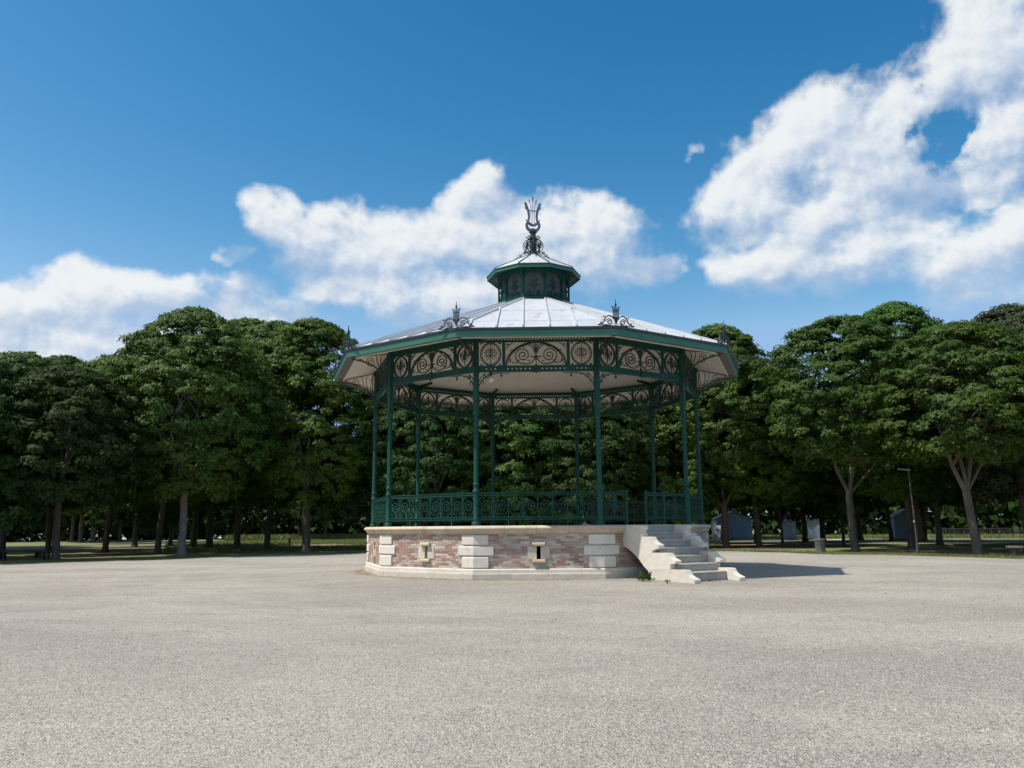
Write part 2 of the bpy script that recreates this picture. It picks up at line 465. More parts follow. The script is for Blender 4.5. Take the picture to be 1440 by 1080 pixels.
def ground_material():
    mt = bpy.data.materials.new('gravel')
    mt.use_nodes = True
    t = NT(mt.node_tree)
    b = mt.node_tree.nodes['Principled BSDF']
    co = t.n('ShaderNodeTexCoord').outputs['Object']
    big = t.noise(t.vmath('MULTIPLY', co, (0.55, 1.0, 1)), 0.28, 4, 0.6)
    streak = t.noise(t.vmath('MULTIPLY', co, (0.35, 1.0, 1)), 1.4, 5, 0.6, 0.4)
    patch = t.noise(co, 0.9, 5, 0.65)
    fine = t.noise(co, 55.0, 4, 0.8)
    grain = t.n('ShaderNodeTexVoronoi', {'Vector': co, 'Scale': 95.0}, feature='F1')
    grain2 = t.n('ShaderNodeTexVoronoi', {'Vector': co, 'Scale': 42.0}, feature='F1')
    c = t.mix(t.smooth(big, 0.35, 0.65), (0.415, 0.374, 0.318, 1), (0.530, 0.472, 0.396, 1))
    c = t.mix(t.math('MULTIPLY', t.smooth(streak, 0.56, 0.72), 0.50), c, (0.60, 0.54, 0.45, 1))
    c = t.mix(t.math('MULTIPLY', t.smooth(patch, 0.56, 0.76), 0.45), c, (0.46, 0.385, 0.325, 1))
    c = t.mix(t.math('MULTIPLY', t.smooth(patch, 0.46, 0.30), 0.4), c, (0.36, 0.335, 0.295, 1))
    # faint wheel and foot tracks worn into the gravel
    wob = t.math('MULTIPLY', t.math('SUBTRACT', t.noise(co, 0.35, 3, 0.5), 0.5), 1.6)
    for cx, cy, rr, wd, st in ((6.0, 3.0, 17.5, .22, .40), (6.0, 3.0, 19.1, .22, .38), (-14.0, -34.0, 21.0, .28, .32), (-14.0, -34.0, 22.7, .28, .30), (0.0, 0.0, 9.4, .7, .30), (22.0, -30.0, 16.0, .30, .26)):
        dd = t.vmath('LENGTH', t.vmath('SUBTRACT', co, (cx, cy, 0)), out=1)
        dd = t.math('ABSOLUTE', t.math('SUBTRACT', t.math('ADD', dd, wob), rr))
        msk = t.math('MULTIPLY', t.smooth(dd, wd * 1.8, wd * .3), t.math('MULTIPLY', t.smooth(patch, 0.36, 0.62), st))
        c = t.mix(msk, c, (0.60, 0.545, 0.46, 1))
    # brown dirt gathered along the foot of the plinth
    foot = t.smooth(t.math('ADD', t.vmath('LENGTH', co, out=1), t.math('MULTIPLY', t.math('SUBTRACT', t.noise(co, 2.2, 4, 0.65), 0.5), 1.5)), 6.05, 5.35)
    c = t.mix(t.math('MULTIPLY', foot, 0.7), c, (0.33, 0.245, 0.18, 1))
    gcol = t.n('ShaderNodeSeparateXYZ', {0: grain.outputs['Color']}).outputs[0]
    g2 = t.n('ShaderNodeSeparateXYZ', {0: grain2.outputs['Color']}).outputs[0]
    v = t.maprange(gcol, 0, 1, 0.50, 1.44)
    v = t.math('MULTIPLY', v, t.maprange(t.math('POWER', g2, 6.0), 0, 1, 1.03, 0.62))
    v = t.math('MULTIPLY', v, t.maprange(fine, 0.3, 0.7, 0.80, 1.16))
    c = t.n('ShaderNodeHueSaturation', {'Value': v, 'Color': c}).outputs[0]
    mt.node_tree.links.new(c, b.inputs['Base Color'])
    b.inputs['Roughness'].default_value = 0.95
    b.inputs['Specular IOR Level'].default_value = 0.15
    hgt = t.math('ADD', t.math('MULTIPLY', grain.outputs['Distance'], -1.0), t.math('MULTIPLY', fine, 1.6))
    hgt = t.math('ADD', hgt, t.math('MULTIPLY', gcol, 0.5))
    bp = t.n('ShaderNodeBump', {'Strength': 0.85, 'Distance': 0.014, 'Height': hgt})
    mt.node_tree.links.new(bp.outputs[0], b.inputs['Normal'])
    return mt


def soil_material():
    mt = bpy.data.materials.new('lawn_soil')
    mt.use_nodes = True
    t = NT(mt.node_tree)
    b = mt.node_tree.nodes['Principled BSDF']
    co = t.n('ShaderNodeTexCoord').outputs['Object']
    n1 = t.noise(co, 0.22, 5, 0.6)
    n2 = t.noise(co, 6.0, 5, 0.7)
    c = t.mix(t.smooth(n1, 0.38, 0.55), (0.200, 0.155, 0.095, 1), (0.160, 0.185, 0.065, 1))
    c = t.mix(t.math('MULTIPLY', t.smooth(n2, 0.5, 0.75), 0.5), c, (0.20, 0.20, 0.085, 1))
    n3 = t.noise(co, 0.11, 3, 0.5)
    c = t.mix(t.smooth(n3, 0.62, 0.70), c, (0.30, 0.19, 0.115, 1))
    mt.node_tree.links.new(c, b.inputs['Base Color'])
    b.inputs['Roughness'].default_value = 0.95
    bp = t.n('ShaderNodeBump', {'Strength': 0.8, 'Distance': 0.05, 'Height': n2})
    mt.node_tree.links.new(bp.outputs[0], b.inputs['Normal'])
    return mt


g = MB()
g.add([(-2500, -2500, GZ), (2500, -2500, GZ), (2500, 2500, GZ), (-2500, 2500, GZ)], [(0, 1, 2, 3)])
structure(g.build('ground', soil_material()))

# gravel plaza: outline radius by angle (angle from +x, anticlockwise), measured round the bandstand
EDGE = [(-180, 27), (160, 25.5), (151, 24.8), (145, 23.3), (135, 23.7), (125, 24.4), (116, 24.0), (100, 23.0), (80, 23.0), (62, 22.8), (54, 21.8), (47, 20.1),
        (39, 21.0), (29, 20.6), (21, 20.7), (10, 24), (0, 28), (-20, 34), (-50, 55), (-90, 70), (-130, 55), (-160, 34)]
EDGE = sorted(((a + 360) % 360, r) for a, r in EDGE)
def edge_r(a):
    a %= 360
    for i in range(len(EDGE)):
        a0, ra = EDGE[i]; a1, rb = EDGE[(i + 1) % len(EDGE)]
        if a1 <= a0: a1 += 360
        aa = a if a >= a0 else a + 360
        if a0 <= aa <= a1:
            return ra + (rb - ra) * (aa - a0) / (a1 - a0)
    return 25


g = MB()
NA = 180
rings = [0, 3, 5.0, 5.6, 6.2, 6.8, 7.4, 8.0, 8.6, 9.2, 9.8, 10.4, 12, 15, 18, None]
vs = []; fs = []
rj = random.Random(5)
jit = [rj.uniform(-0.12, 0.12) for _ in range(NA)]
for k, r in enumerate(rings):
    for i in range(NA):
        a = 360.0 * i / NA
        rr = r if r is not None else edge_r(a) + jit[i]
        z = ground_z(rr)
        vs.append((rr * math.cos(R_(a)), rr * math.sin(R_(a)), z))
for k in range(len(rings) - 1):
    for i in range(NA):
        j = (i + 1) % NA
        fs.append((k * NA + i, (k + 1) * NA + i, (k + 1) * NA + j, k * NA + j))
g.add(vs, fs)
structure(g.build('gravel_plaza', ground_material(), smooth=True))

# pale paths beyond the trees
g = MB(); g.add([(16, 56.5, GZ + .008), (75, 47.5, GZ + .008), (78, 53, GZ + .008), (16, 63.5, GZ + .008)], [(0, 1, 2, 3)])
structure(g.build('path', M['pale_path']))
g = MB(); g.add([(-170, 92, GZ + .008), (-43, 84, GZ + .008), (-56, 132, GZ + .008), (-170, 140, GZ + .008)], [(0, 1, 2, 3)])
structure(g.build('road', M['pale_path']))

# bare reddish soil in two sunny gaps under the trees
M['bare_soil'] = material('bare_soil', (0.30, 0.185, 0.11), (0.22, 0.14, 0.085), rough=0.95, scale=2.5, bump=0.6, c3=(0.20, 0.20, 0.09), c3scale=1.1, c3th=(0.52, 0.66))
for cx, cy, ra, rb_, sd in ((-19.0, 45.5, 3.4, 5.5, 1), (15.9, 36.5, 2.6, 3.0, 2)):
    rq = random.Random(sd); nn = 36
    w = [1 + .18 * math.sin(3 * 2 * PI * i / nn + sd) + rq.uniform(-.08, .08) for i in range(nn)]
    g = MB(); g.add([(cx + ra * w[i] * math.cos(2 * PI * i / nn), cy + rb_ * w[i] * math.sin(2 * PI * i / nn), GZ + .005) for i in range(nn)], [tuple(range(nn))])
    structure(g.build('bare_soil_patch', M['bare_soil']))

# ------------------------------------------------------------------ bandstand
PSI = 0.0074
AP = math.cos(PI / 10)
T18 = math.tan(PI / 10)
S36 = [R_(36 * k) for k in range(10)]
SLAB = 1.35
RC = 5.236                                   # columns, radius to the vertex
band = tag(empty('bandstand', (0, 0, 0), PSI),
           'ten-sided bandstand with green iron columns, zinc roof and brick base on the gravel', 'bandstand')


def F(a):
    """face frame: (t along the face, r outwards, z) -> bandstand coordinates"""
    ca, sa = math.cos(a), math.sin(a)
    return lambda t, r, z: (t * ca + r * sa, t * sa - r * ca, z)


F0 = F(0.0)


def run_stones(prof, apo, cuts, gap, zj=0.0):
    """one stone per interval of cuts (fractions of the face); prof = [(r, z)] closed outline"""
    out = []
    for s0, s1 in zip(cuts[:-1], cuts[1:]):
        b = MB()
        n = len(prof)
        vs = []
        for s, sg in ((s0, 1), (s1, -1)):
            for r, z in prof:
                t = s * r * T18 - (0.0012 * s if abs(s) > .999 else 0) if abs(s) > .999 else s * apo * T18 + sg * gap / 2
                vs.append((t, -r, z))
        fs = [tuple(range(n)), tuple(range(2 * n - 1, n - 1, -1))]
        fs += [(i, n + i, n + (i + 1) % n, (i + 1) % n) for i in range(n)]
        b.add(vs, fs)
        out.append(b)
    return out


# --- base: wall core, bricks, quoins, slits, plinth, cornice
wall = MB()
for a in S36:
    f = F(a)
    for t0, t1, z0, z1 in ((-1.655, -.05, -.1, 1.16), (.05, 1.655, -.1, 1.16), (-.05, .05, -.1, .47), (-.05, .05, .84, 1.16)):
        e0 = t0 if abs(t0) < 1 else t0 * .955
        e1 = t1 if abs(t1) < 1 else t1 * .955
        wall.hexa([f(t0, 5.118, z0), f(t1, 5.118, z0), f(e1, 4.90, z0), f(e0, 4.90, z0)],
                  [f(t0, 5.118, z1), f(t1, 5.118, z1), f(e1, 4.90, z1), f(e0, 4.90, z1)])
base = wall.build('base_wall', M['mortar'], band)

ub = MB()                                     # one brick, slightly chamfered on its front face
ub.hexa([(-.5, -.5, -.5), (.5, -.5, -.5), (.5, .5, -.5), (-.5, .5, -.5)], [(-.5, -.5, .5), (.5, -.5, .5), (.5, .5, .5), (-.5, .5, .5)])
brick_me = {'r': [ub.mesh('brick', M[n]) for n in ('brick_red', 'brick_red', 'brick_rust', 'brick_red', 'brick_pink')],
            'p': [ub.mesh('brick', M[n]) for n in ('brick_pale', 'brick_pale', 'brick_pale', 'brick_pale', 'brick_white')]}
rb = random.Random(3)
NCOURSE, BZ0, BH = 14, 0.264, 0.0622
QUOIN = [(0.272, 0.565, 0.37), (0.585, 0.835, 0.50), (0.855, 1.122, 0.37)]


def brick_list(seed):
    rr = random.Random(seed)
    res = []
    for j in range(NCOURSE):
        zc = BZ0 + (j + .5) * BH
        q = min(QUOIN, key=lambda q: abs((q[0] + q[1]) / 2 - zc))
        tq = 1.655 - q[2] - .006
        tj = 0.292 if 0.485 < zc < 0.835 else (0.178 if 0.395 < zc < 0.93 else 0.0)
        off = (j % 2) * 0.115
        t = -1.61 + off - .23
        while t < 1.7:
            segs = [(max(t, -tq), min(t + .22, -tj if tj else 9)), (max(t, tj if tj else -9), min(t + .22, tq))] if tj else [(max(t, -tq), min(t + .22, tq))]
            for x0, x1 in segs:
                if x1 - x0 < .03: continue
                u = abs((x0 + x1) / 2); dz = zc - .70
                du = abs(u - .80)
                red = abs(du - abs(dz) * 1.0) < .105 or abs(dz) < .055
                if j == NCOURSE - 1: red = rr.random() < .6
                if j == NCOURSE - 2: red = red or u < .3
                if rr.random() < .05: red = not red
                res.append((x0, x1, zc, 'r' if red else 'p', rr.uniform(-.0025, .003)))
            t += .23
    return res


nb = 0
rest = {'r': MB(), 'p': MB()}
for k in range(10):
    a = S36[k]; f = F(a)
    for x0, x1, zc, cl, pr in brick_list(k):
        if k in (0, 9):
            o = link('brick', rb.choice(brick_me[cl]), base, f((x0 + x1) / 2, 5.10 + pr, zc), a)
            o.scale = (x1 - x0, .056, .0525)
            nb += 1
        else:
            p = f((x0 + x1) / 2, 5.10 + pr, zc)
            rest[cl].box(p, (x1 - x0, .056, .0525), a)
for cl, nm in (('r', 'red_brickwork'), ('p', 'cream_brickwork')):
    tag(rest[cl].build(nm, M['brick_red'] if cl == 'r' else M['brick_pale'], base), None, kind='stuff')

# quoins: chamfered stones that wrap each corner
def quoin_mesh(z0, z1, L, name, mat):
    def ring(z, inset):
        qa = 5.172 - inset; Li = L - inset; inn = 5.09
        fl = F(-PI / 10); fr = F(PI / 10)
        # left face of the corner has normal -18 deg from the vertex direction; the corner lies at t = +r*T18 on it
        tl = 5.12 * T18
        return [fl(tl - Li, inn, z), fl(tl - Li, qa, z), fl(qa * T18, qa, z), fr(-tl + Li, qa, z), fr(-tl + Li, inn, z), fl(inn * T18, inn, z)]
    c = .027
    b = MB()
    rings = [ring(z0, c), ring(z0 + c, 0), ring(z1 - c, 0), ring(z1, c)]
    vs = [p for r in rings for p in r]
    fs = []
    for k in range(3):
        for i in range(6):
            j = (i + 1) % 6
            fs.append((k * 6 + i, k * 6 + j, k * 6 + 6 + j, k * 6 + 6 + i))
    fs += [(0, 5, 4, 3, 2, 1)[::1], (18, 19, 20, 21, 22, 23)]
    b.add(vs, fs)
    return b.mesh(name, mat)


qm = [quoin_mesh(z0, z1, L, 'quoin', M['quoin']) for z0, z1, L in QUOIN]
for k in range(10):
    for q in qm: link('quoin', q, base, rz=S36[k] + PI / 10)

# slit windows: jambs, lintel and sill on every face
def stone_bar(t0, t1, r0, r1, z0, z1, c, name, mat):
    b = MB()
    pr = [(r0, z0), (r1 - c, z0), (r1, z0 + c), (r1, z1 - c), (r1 - c, z1), (r0, z1)]
    b.extrude(pr, lambda u, v, d: (d, -u, v), t0, t1)
    return b.mesh(name, mat)


sl = [('jamb', stone_bar(-.285, -.052, 5.09, 5.142, .497, .822, .004, 'jamb', M['stone'])),
      ('jamb', stone_bar(.052, .285, 5.09, 5.142, .497, .822, .004, 'jamb', M['stone'])),
      ('lintel', stone_bar(-.165, .165, 5.08, 5.225, .828, .918, .022, 'lintel', M['yellow_stone'])),
      ('sill', stone_bar(-.165, .165, 5.08, 5.225, .402, .490, .022, 'sill', M['yellow_stone']))]
for k in range(10):
    for nm, me in sl: link(nm, me, base, rz=S36[k])

cor_prof = [(4.70, 1.35), (5.150, 1.35), (5.200, 1.343), (5.238, 1.328), (5.260, 1.304), (5.268, 1.280), (5.262, 1.262), (5.236, 1.256), (5.226, 1.236),
            (5.200, 1.210), (5.188, 1.186), (5.190, 1.176), (5.165, 1.168), (5.160, 1.140), (4.70, 1.140)]
pl1 = [(4.85, -.22), (5.218, -.22), (5.218, .128), (5.205, .147), (4.85, .147)]
pl2 = [(4.85, .1495), (5.186, .1495), (5.186, .236), (5.165, .258), (4.85, .258)]
cs = run_stones(cor_prof, 5.2, [-1, -.52, -.03, .46, 1], .006)
cm = [b.mesh('cornice_stone', M['cornice']) for b in cs]
p1 = [b.mesh('plinth_stone', M['stone']) for b in run_stones(pl1, 5.2, [-1, -.42, .22, 1], .005)]
p2 = [b.mesh('plinth_stone', M['quoin']) for b in run_stones(pl2, 5.2, [-1, -.61, .05, .64, 1], .005)]
for k in range(10):
    for me in cm: link('cornice_stone', me, base, rz=S36[k])
    for me in p1 + p2: link('plinth_stone', me, base, rz=S36[k])
fl = MB()
fl.add([F(a + PI / 10)(0, 5.05, 1.342) for a in S36], [tuple(range(10))])
fl.build('deck', M['floor'], band)

# --- staircase on the face to the right of the front
stair = empty('staircase', (0, 0, 0), R_(36), band)
TL, TR, TW = -0.98, 0.82, 0.20
for i in range(7):
    z1 = (i + 1) * SLAB / 7 - (.006 if i == 6 else 0)
    z0 = z1 - SLAB / 7 + .002
    r1 = 7.16 - i * .292
    b = MB()
    pr = [(r1 - .42, z0), (r1 - .015, z0), (r1 - .015, z1 - .05), (r1 + .004, z1 - .044), (r1 + .008, z1 - .02), (r1, z1 - .003), (r1 - .01, z1), (r1 - .42, z1)]
    if i == 0: pr[0] = (r1 - .42, -.25); pr[1] = (r1 - .015, -.25)
    b.extrude(pr, lambda u, v, d: (d, -u, v), TL + TW - .02, TR - TW + .02)
    b.build('step', M['steps'], stair)
def cheek(t0, t1, nm):
    ogee = lambda r0, z0, r1, z1: [(r0 + (r1 - r0) * x, z0 + (z1 - z0) * y) for x, y in ((0, 0), (.08, .12), (.16, .32), (.30, .55), (.52, .74), (.80, .88), (.95, .95), (1, 1.06))]
    blocks = [
        [(5.00, .85), (5.13, .80), (5.32, .73), (5.52, .61), (5.71, .47), (5.80, .375), (6.19, .655), (6.19, .70), (6.33, .74), (6.42, .765)]
        + ogee(6.13, 1.04, 6.42, .84)[::-1] + [(5.84, 1.045), (5.84, 1.12), (5.80, 1.15), (5.80, 1.19), (5.86, 1.24), (5.88, 1.28), (5.86, 1.32), (5.78, 1.338), (5.00, 1.338)],
        [(5.804, .369), (5.90, .285), (6.01, .205), (6.79, .265), (6.79, .385), (6.97, .41)]
        + ogee(6.72, .65, 6.985, .465)[::-1] + [(6.194, .651)],
        [(6.014, .199), (6.09, .09), (6.17, -.06), (6.22, -.25), (7.56, -.25), (7.575, -.02)]
        + ogee(7.27, .258, 7.58, .045)[::-1] + [(6.786, .261)],
    ]
    for pr in blocks:
        b = MB()
        b.extrude(pr, lambda u, v, d: (d, -u, v), t0, t1)
        b.build('cheek_stone', M['quoin'], stair)
cheek(TL, TL + TW, 'l'); cheek(TR - TW, TR, 'r')

# --- columns
prof = [(.122, 0), (.122, .035), (.112, .045), (.118, .065), (.108, .09), (.088, .105), (.082, .15), (.086, .16), (.086, .175), (.077, .19), (.076, .86),
        (.094, .875), (.096, .905), (.082, .925), (.072, .95), (.072, 1.05), (.086, 1.06), (.088, 1.085), (.072, 1.10), (.066, 1.12), (.061, 2.92),
        (.080, 2.935), (.083, 2.97), (.074, 2.99), (.078, 3.20), (.090, 3.22), (.092, 3.25), (.070, 3.27), (.070, 3.32)]
cmesh = MB().lathe(prof, 14, (0, 0, 0)).mesh('column', M['green'], True)
pb = MB()
pb.box((0, 0, (4.65 + 6.40) / 2), (.125, .125, 6.40 - 4.65))
pb.box((0, 0, 4.70), (.15, .15, .06)); pb.box((0, 0, 5.50), (.16, .16, .19)); pb.box((0, 0, 6.32), (.16, .16, .15))
post_me = pb.mesh('frieze_post', M['green'])
# bracket under the frieze: local x along the face from the column, z up from the underside of the beam
XZ = lambda u, v, d: (u, d, v)
sb = MB()
sb.ribbon(bez((.05, -.50), (.09, -.22), (.28, -.02), (.62, -.025), 12), .026, .03, XZ)
sb.ribbon(bez((.62, -.025), (.75, -.02), (.84, -.05), (.92, -.012), 6), .022, .028, XZ, .012)
sb.ribbon(bez((.055, -.36), (.08, -.2), (.14, -.09), (.24, -.05), 8), .016, .024, XZ)
sb.ribbon(spiral(.255, -.10, .075, .018, 90, 1.4), .016, .024, XZ)
sb.ribbon(bez((.12, -.30), (.2, -.2), (.24, -.24), (.19, -.33), 6), .014, .022, XZ)
sb.ribbon(bez((.32, -.03), (.40, -.09), (.45, -.11), (.43, -.05), 6), .014, .022, XZ)
sb.ribbon([(.68, -.02), (.68, -.085)], .02, .026, XZ)
sb.add([(.68, -.014, -.06), (.715, -.014, -.095), (.68, -.014, -.15), (.645, -.014, -.095), (.68, .014, -.06), (.715, .014, -.095), (.68, .014, -.15), (.645, .014, -.095)],
       [(0, 1, 2, 3), (7, 6, 5, 4), (0, 4, 5, 1), (1, 5, 6, 2), (2, 6, 7, 3), (3, 7, 4, 0)])
sb_me = sb.mesh('bracket', M['dark_iron'])
# bracket out to the eaves, in the radial plane: u outwards from the post, v height above the deck-level datum
eb = MB()
YZ = lambda u, v, d: (d, -u, v)
eb.ribbon(arc(1.16, 5.40, 1.12, .66, 90, 172, 16), .034, .035, YZ)
eb.ribbon([(.06, 6.34), (1.2, 6.10)], .022, .03, YZ)
eb.ribbon(spiral(.60, 6.06, .15, .02, 200, 2.0), .017, .026, YZ)
eb.ribbon(spiral(.95, 6.075, .055, .012, 180, 1.4), .014, .024, YZ)
eb.ribbon(bez((.20, 5.80), (.28, 6.0), (.30, 6.15), (.25, 6.27), 7), .017, .026, YZ)
eb.ribbon(bez((.17, 5.74), (.38, 5.98), (.42, 6.1), (.40, 6.24), 7), .015, .026, YZ)
eb.ribbon(bez((.14, 5.68), (.14, 5.9), (.1, 6.0), (.10, 6.2), 6), .015, .026, YZ)
eb.ribbon(spiral(.16, 5.60, .10, .02, 90, 1.3), .015, .024, YZ)
eb.ribbon(bez((.62, 5.98), (.74, 6.0), (.82, 6.06), (.92, 6.11), 6), .014, .024, YZ)
eb.ribbon([(.06, 5.28), (.06, 6.36)], .03, .03, YZ)
eb_me = eb.mesh('eave_bracket', M['dark_iron'])
for k in range(10):
    a = S36[k] + PI / 10
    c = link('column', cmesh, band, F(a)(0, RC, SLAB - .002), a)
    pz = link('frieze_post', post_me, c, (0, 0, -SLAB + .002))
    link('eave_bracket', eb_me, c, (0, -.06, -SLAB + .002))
    for sgn in (1, -1):
        o = link('spandrel_bracket', sb_me, c, (0, 0, 5.42 - SLAB))
        o.rotation_euler = (0, 0, PI / 10 if sgn > 0 else PI - PI / 10)

# --- frieze panels
APC = RC * AP
HW = RC * math.sin(PI / 10)                   # half-length of a face at the columns, 1.618
ZB0, ZB1, ZT0, ZT1 = 5.42, 5.59, 6.235, 6.40


def beam_with_holes(z0, z1, holes, hw, depth=.05):
    b = MB()
    zc = (z0 + z1) / 2; hs = .022
    b.box((0, 0, (z0 + zc - hs) / 2), (2 * hw, depth, zc - hs - z0))
    b.box((0, 0, (z1 + zc + hs) / 2), (2 * hw, depth, z1 - zc - hs))
    xs = sorted(holes)
    last = -hw
    for h in xs:
        b.box(((last + h - hs) / 2, 0, zc), (h - hs - last, depth, 2 * hs)); last = h + hs
    b.box(((last + hw) / 2, 0, zc), (hw - last, depth, 2 * hs))
    # lips
    b.box((0, -.006, z0 + .012), (2 * hw, depth + .03, .022)); b.box((0, -.006, z1 - .012), (2 * hw, depth + .03, .022))
    return b


hl = [s * (.17 + .118 * i) for i in range(6) for s in (1, -1)] + [s * (1.10 + .118 * i) for i in range(3) for s in (1, -1)]
ht = [-1.42 + .0835 * i for i in range(35)]
fb_me = beam_with_holes(ZB0, ZB1, hl, HW - .064).mesh('lower_beam', M['green'])
ft_me = beam_with_holes(ZT0, ZT1, ht, HW - .064).mesh('upper_beam', M['green'])
H = ZT0 - ZB1
mu = MB(); mu.box((0, 0, H / 2), (.085, .045, H)); mu.box((0, -.026, H / 2), (.03, .014, H)); mu_me = mu.mesh('mullion', M['green'])

cp = MB()                                      # centre panel, x from -.82 to .82, z from 0 to H
for sgn in (1, -1):
    X = lambda u, v, d, s=sgn: (s * u, d, v)
    cp.ribbon(arc(0, 0.0, .805, H - .005, 0, 90, 16), 0.0442, .035, X)
    cp.ribbon(arc(0, 0.02, .755, H - .06, 2, 78, 14), 0.0182, .025, X)
    cp.ribbon(spiral(.355, .285, .235, .022, -100, 2.25, 36, pw=.85), 0.0273, .028, X)
    cp.ribbon(bez((.315, .054), (.2, .02), (.10, .07), (.03, .20), 8), 0.0273, .028, X)
    cp.ribbon(bez((.03, .33), (.06, .52), (.22, .62), (.34, .60), 10), 0.0234, .026, X)
    cp.ribbon(spiral(.335, .545, .052, .012, 88, -.9), 0.0208, .024, X)
    cp.ribbon(bez((.02, .36), (.03, .48), (.08, .56), (.16, .615), 7), 0.0208, .024, X)
    cp.ribbon(bez((.01, .40), (.012, .5), (.04, .55), (.07, .60), 6), 0.0208, .024, X, .026)
    cp.ribbon(bez((.48, .09), (.60, .06), (.70, .10), (.735, .16), 7), 0.0221, .024, X)
    cp.ribbon(spiral(.70, .155, .036, .010, -10, .9), 0.0195, .022, X)
    cp.ribbon(bez((.57, .36), (.60, .44), (.66, .46), (.70, .41), 7), 0.0208, .022, X)
    cp.ribbon(bez((.22, .10), (.20, .14), (.17, .15), (.155, .12), 5), 0.0182, .02, X)
    cp.ribbon(bez((.45, .13), (.50, .17), (.53, .17), (.54, .13), 5), 0.0182, .02, X)
    cp.ribbon(bez((.02, .235), (.08, .26), (.13, .25), (.19, .225), 5), 0.0455, .03, X, .006)
    # spandrel corner
    cp.ribbon(spiral(.755, .565, .045, .01, 0, 1.2), 0.0195, .024, X)
    cp.ribbon(bez((.80, .46), (.78, .52), (.70, .60), (.62, .625), 6), 0.0182, .024, X)
cp.ribbon([(0, -.02), (0, .12), (0, .20), (0, .26), (0, .34), (0, .58)], .022, .032, XZ)
cp.ribbon([(0, .14), (0, .22)], .02, .05, XZ, .07); cp.ribbon([(0, .22), (0, .36)], .07, .05, XZ, .015)
cp.ribbon([(0, .56), (0, .60), (0, .63)], .045, .03, XZ, .008)
for sgn in (1, -1):                            # leaf drop over the lower beam
    X = lambda u, v, d, s=sgn: (s * u, d - .045, v)
    cp.ribbon(bez((.0, .02), (.035, -.04), (.03, -.10), (.025, -.17), 6), 0.0520, .03, X, .02)
    cp.ribbon(bez((.02, -.17), (.06, -.20), (.10, -.18), (.13, -.175), 6), 0.0325, .03, X, .008)
cp.ribbon([(0, -.13), (0, -.19), (0, -.245)], .06, .03, lambda u, v, d: (u, d - .047, v), .004)
cp_me = cp.mesh('scroll_panel', M['dark_iron'])

rp = MB()                                      # roundel, centred, half-height H/2
ry = H / 2 - .012; rx = .268
rp.ribbon(arc(0, 0, rx, ry, 0, 360, 32), 0.0325, .04, XZ)
rp.ribbon(arc(0, 0, rx - .038, ry - .038, 0, 360, 30), 0.0125, .025, XZ)
for i in range(8):
    a = R_(22.5 + 45 * i)
    rp.ribbon([((rx - .04) * math.cos(a), (ry - .04) * math.sin(a)), (rx * math.cos(a), ry * math.sin(a))], .02, .025, XZ)
for sgn in (1, -1):
    X = lambda u, v, d, s=sgn: (s * u, d, v)
    rp.ribbon(spiral(.095, .02, .085, .016, 140, -1.6, 22), 0.0200, .026, X)
    rp.ribbon(bez((.012, -.05), (.03, -.09), (.08, -.13), (.10, -.16), 6), 0.0225, .026, X, .006)
    rp.ribbon(bez((.012, -.03), (.06, -.06), (.12, -.08), (.15, -.10), 6), 0.0200, .026, X, .006)
    rp.ribbon(bez((.01, .08), (.02, .15), (.06, .18), (.09, .20), 6), 0.0200, .026, X, .006)
    rp.ribbon(bez((.01, .12), (.05, .11), (.12, .17), (.17, .12), 7), 0.0175, .024, X, .006)
    for sv in (1, -1):
        rp.ribbon([(sgn * .285, sv * (ry - .03)), (sgn * .215, sv * (ry - .005))], .035, .03, XZ)
rp.ribbon([(0, -.23), (0, -.10), (0, 0), (0, .10), (0, .24)], .016, .03, XZ)
rp.ribbon([(0, -.04), (0, .03)], .02, .045, XZ, .055); rp.ribbon([(0, .03), (0, .12)], .055, .045, XZ, .014)
rp.ribbon([(0, .21), (0, .25)], .035, .03, XZ, .006); rp.ribbon([(0, -.20), (0, -.24)], .035, .03, XZ, .006)
rp_me = rp.mesh('roundel', M['dark_iron'])
for k in range(10):
    fr = empty('frieze', (0, 0, 0), S36[k], band)
    link('lower_beam', fb_me, fr, (0, -APC, 0)); link('upper_beam', ft_me, fr, (0, -APC, 0))
    link('scroll_panel', cp_me, fr, (0, -APC, ZB1))
    for s in (1, -1):
        link('mullion', mu_me, fr, (s * .868, -APC, ZB1))
        link('roundel', rp_me, fr, (s * 1.222, -APC, ZB1 + H / 2))

# --- balustrade
def rail_mesh(hw, z, name):
    b = MB()
    b.box((0, 0, z + .008), (2 * hw, .045, .016)); b.box((0, 0, z + .078), (2 * hw, .055, .018))
    n = int(2 * hw / .052)
    for i in range(n):
        b.box((-hw + (i + .5) * 2 * hw / n, 0, z + .043), (.024, .03, .054))
    return b.mesh(name, M['green'])
def unit_mesh():
    b = MB(); h = .50
    for sgn in (1, -1):
        X = lambda u, v, d, s=sgn: (s * u, d, v)
        b.ribbon(spiral(.195, .25, .165, .022, 215, -1.85, 30, pw=.9), .0125, .02, X)
        b.ribbon(bez((.06, .155), (.03, .10), (.02, .05), (.012, .0), 6), .0125, .02, X)
        b.ribbon(bez((.012, .30), (.02, .42), (.06, .46), (.10, .49), 7), .011, .018, X)
        b.ribbon(bez((.36, .14), (.33, .06), (.26, .03), (.20, .05), 7), .011, .018, X)
        b.ribbon(bez((.375, .36), (.36, .44), (.32, .48), (.27, .47), 7), .011, .018, X)
        b.ribbon(bez((.02, .12), (.08, .09), (.12, .05), (.10, .0), 6), .012, .018, X)
    b.ribbon([(0, 0), (0, h)], .018, .024, XZ)
    b.ribbon([(0, .22), (0, .30)], .036, .03, XZ, .012)
    return b.mesh('railing_scroll', M['green'])
un_me = unit_mesh()
bp_ = MB(); bp_.box((0, 0, .25), (.022, .03, .5)); bar_me = bp_.mesh('baluster', M['green'])
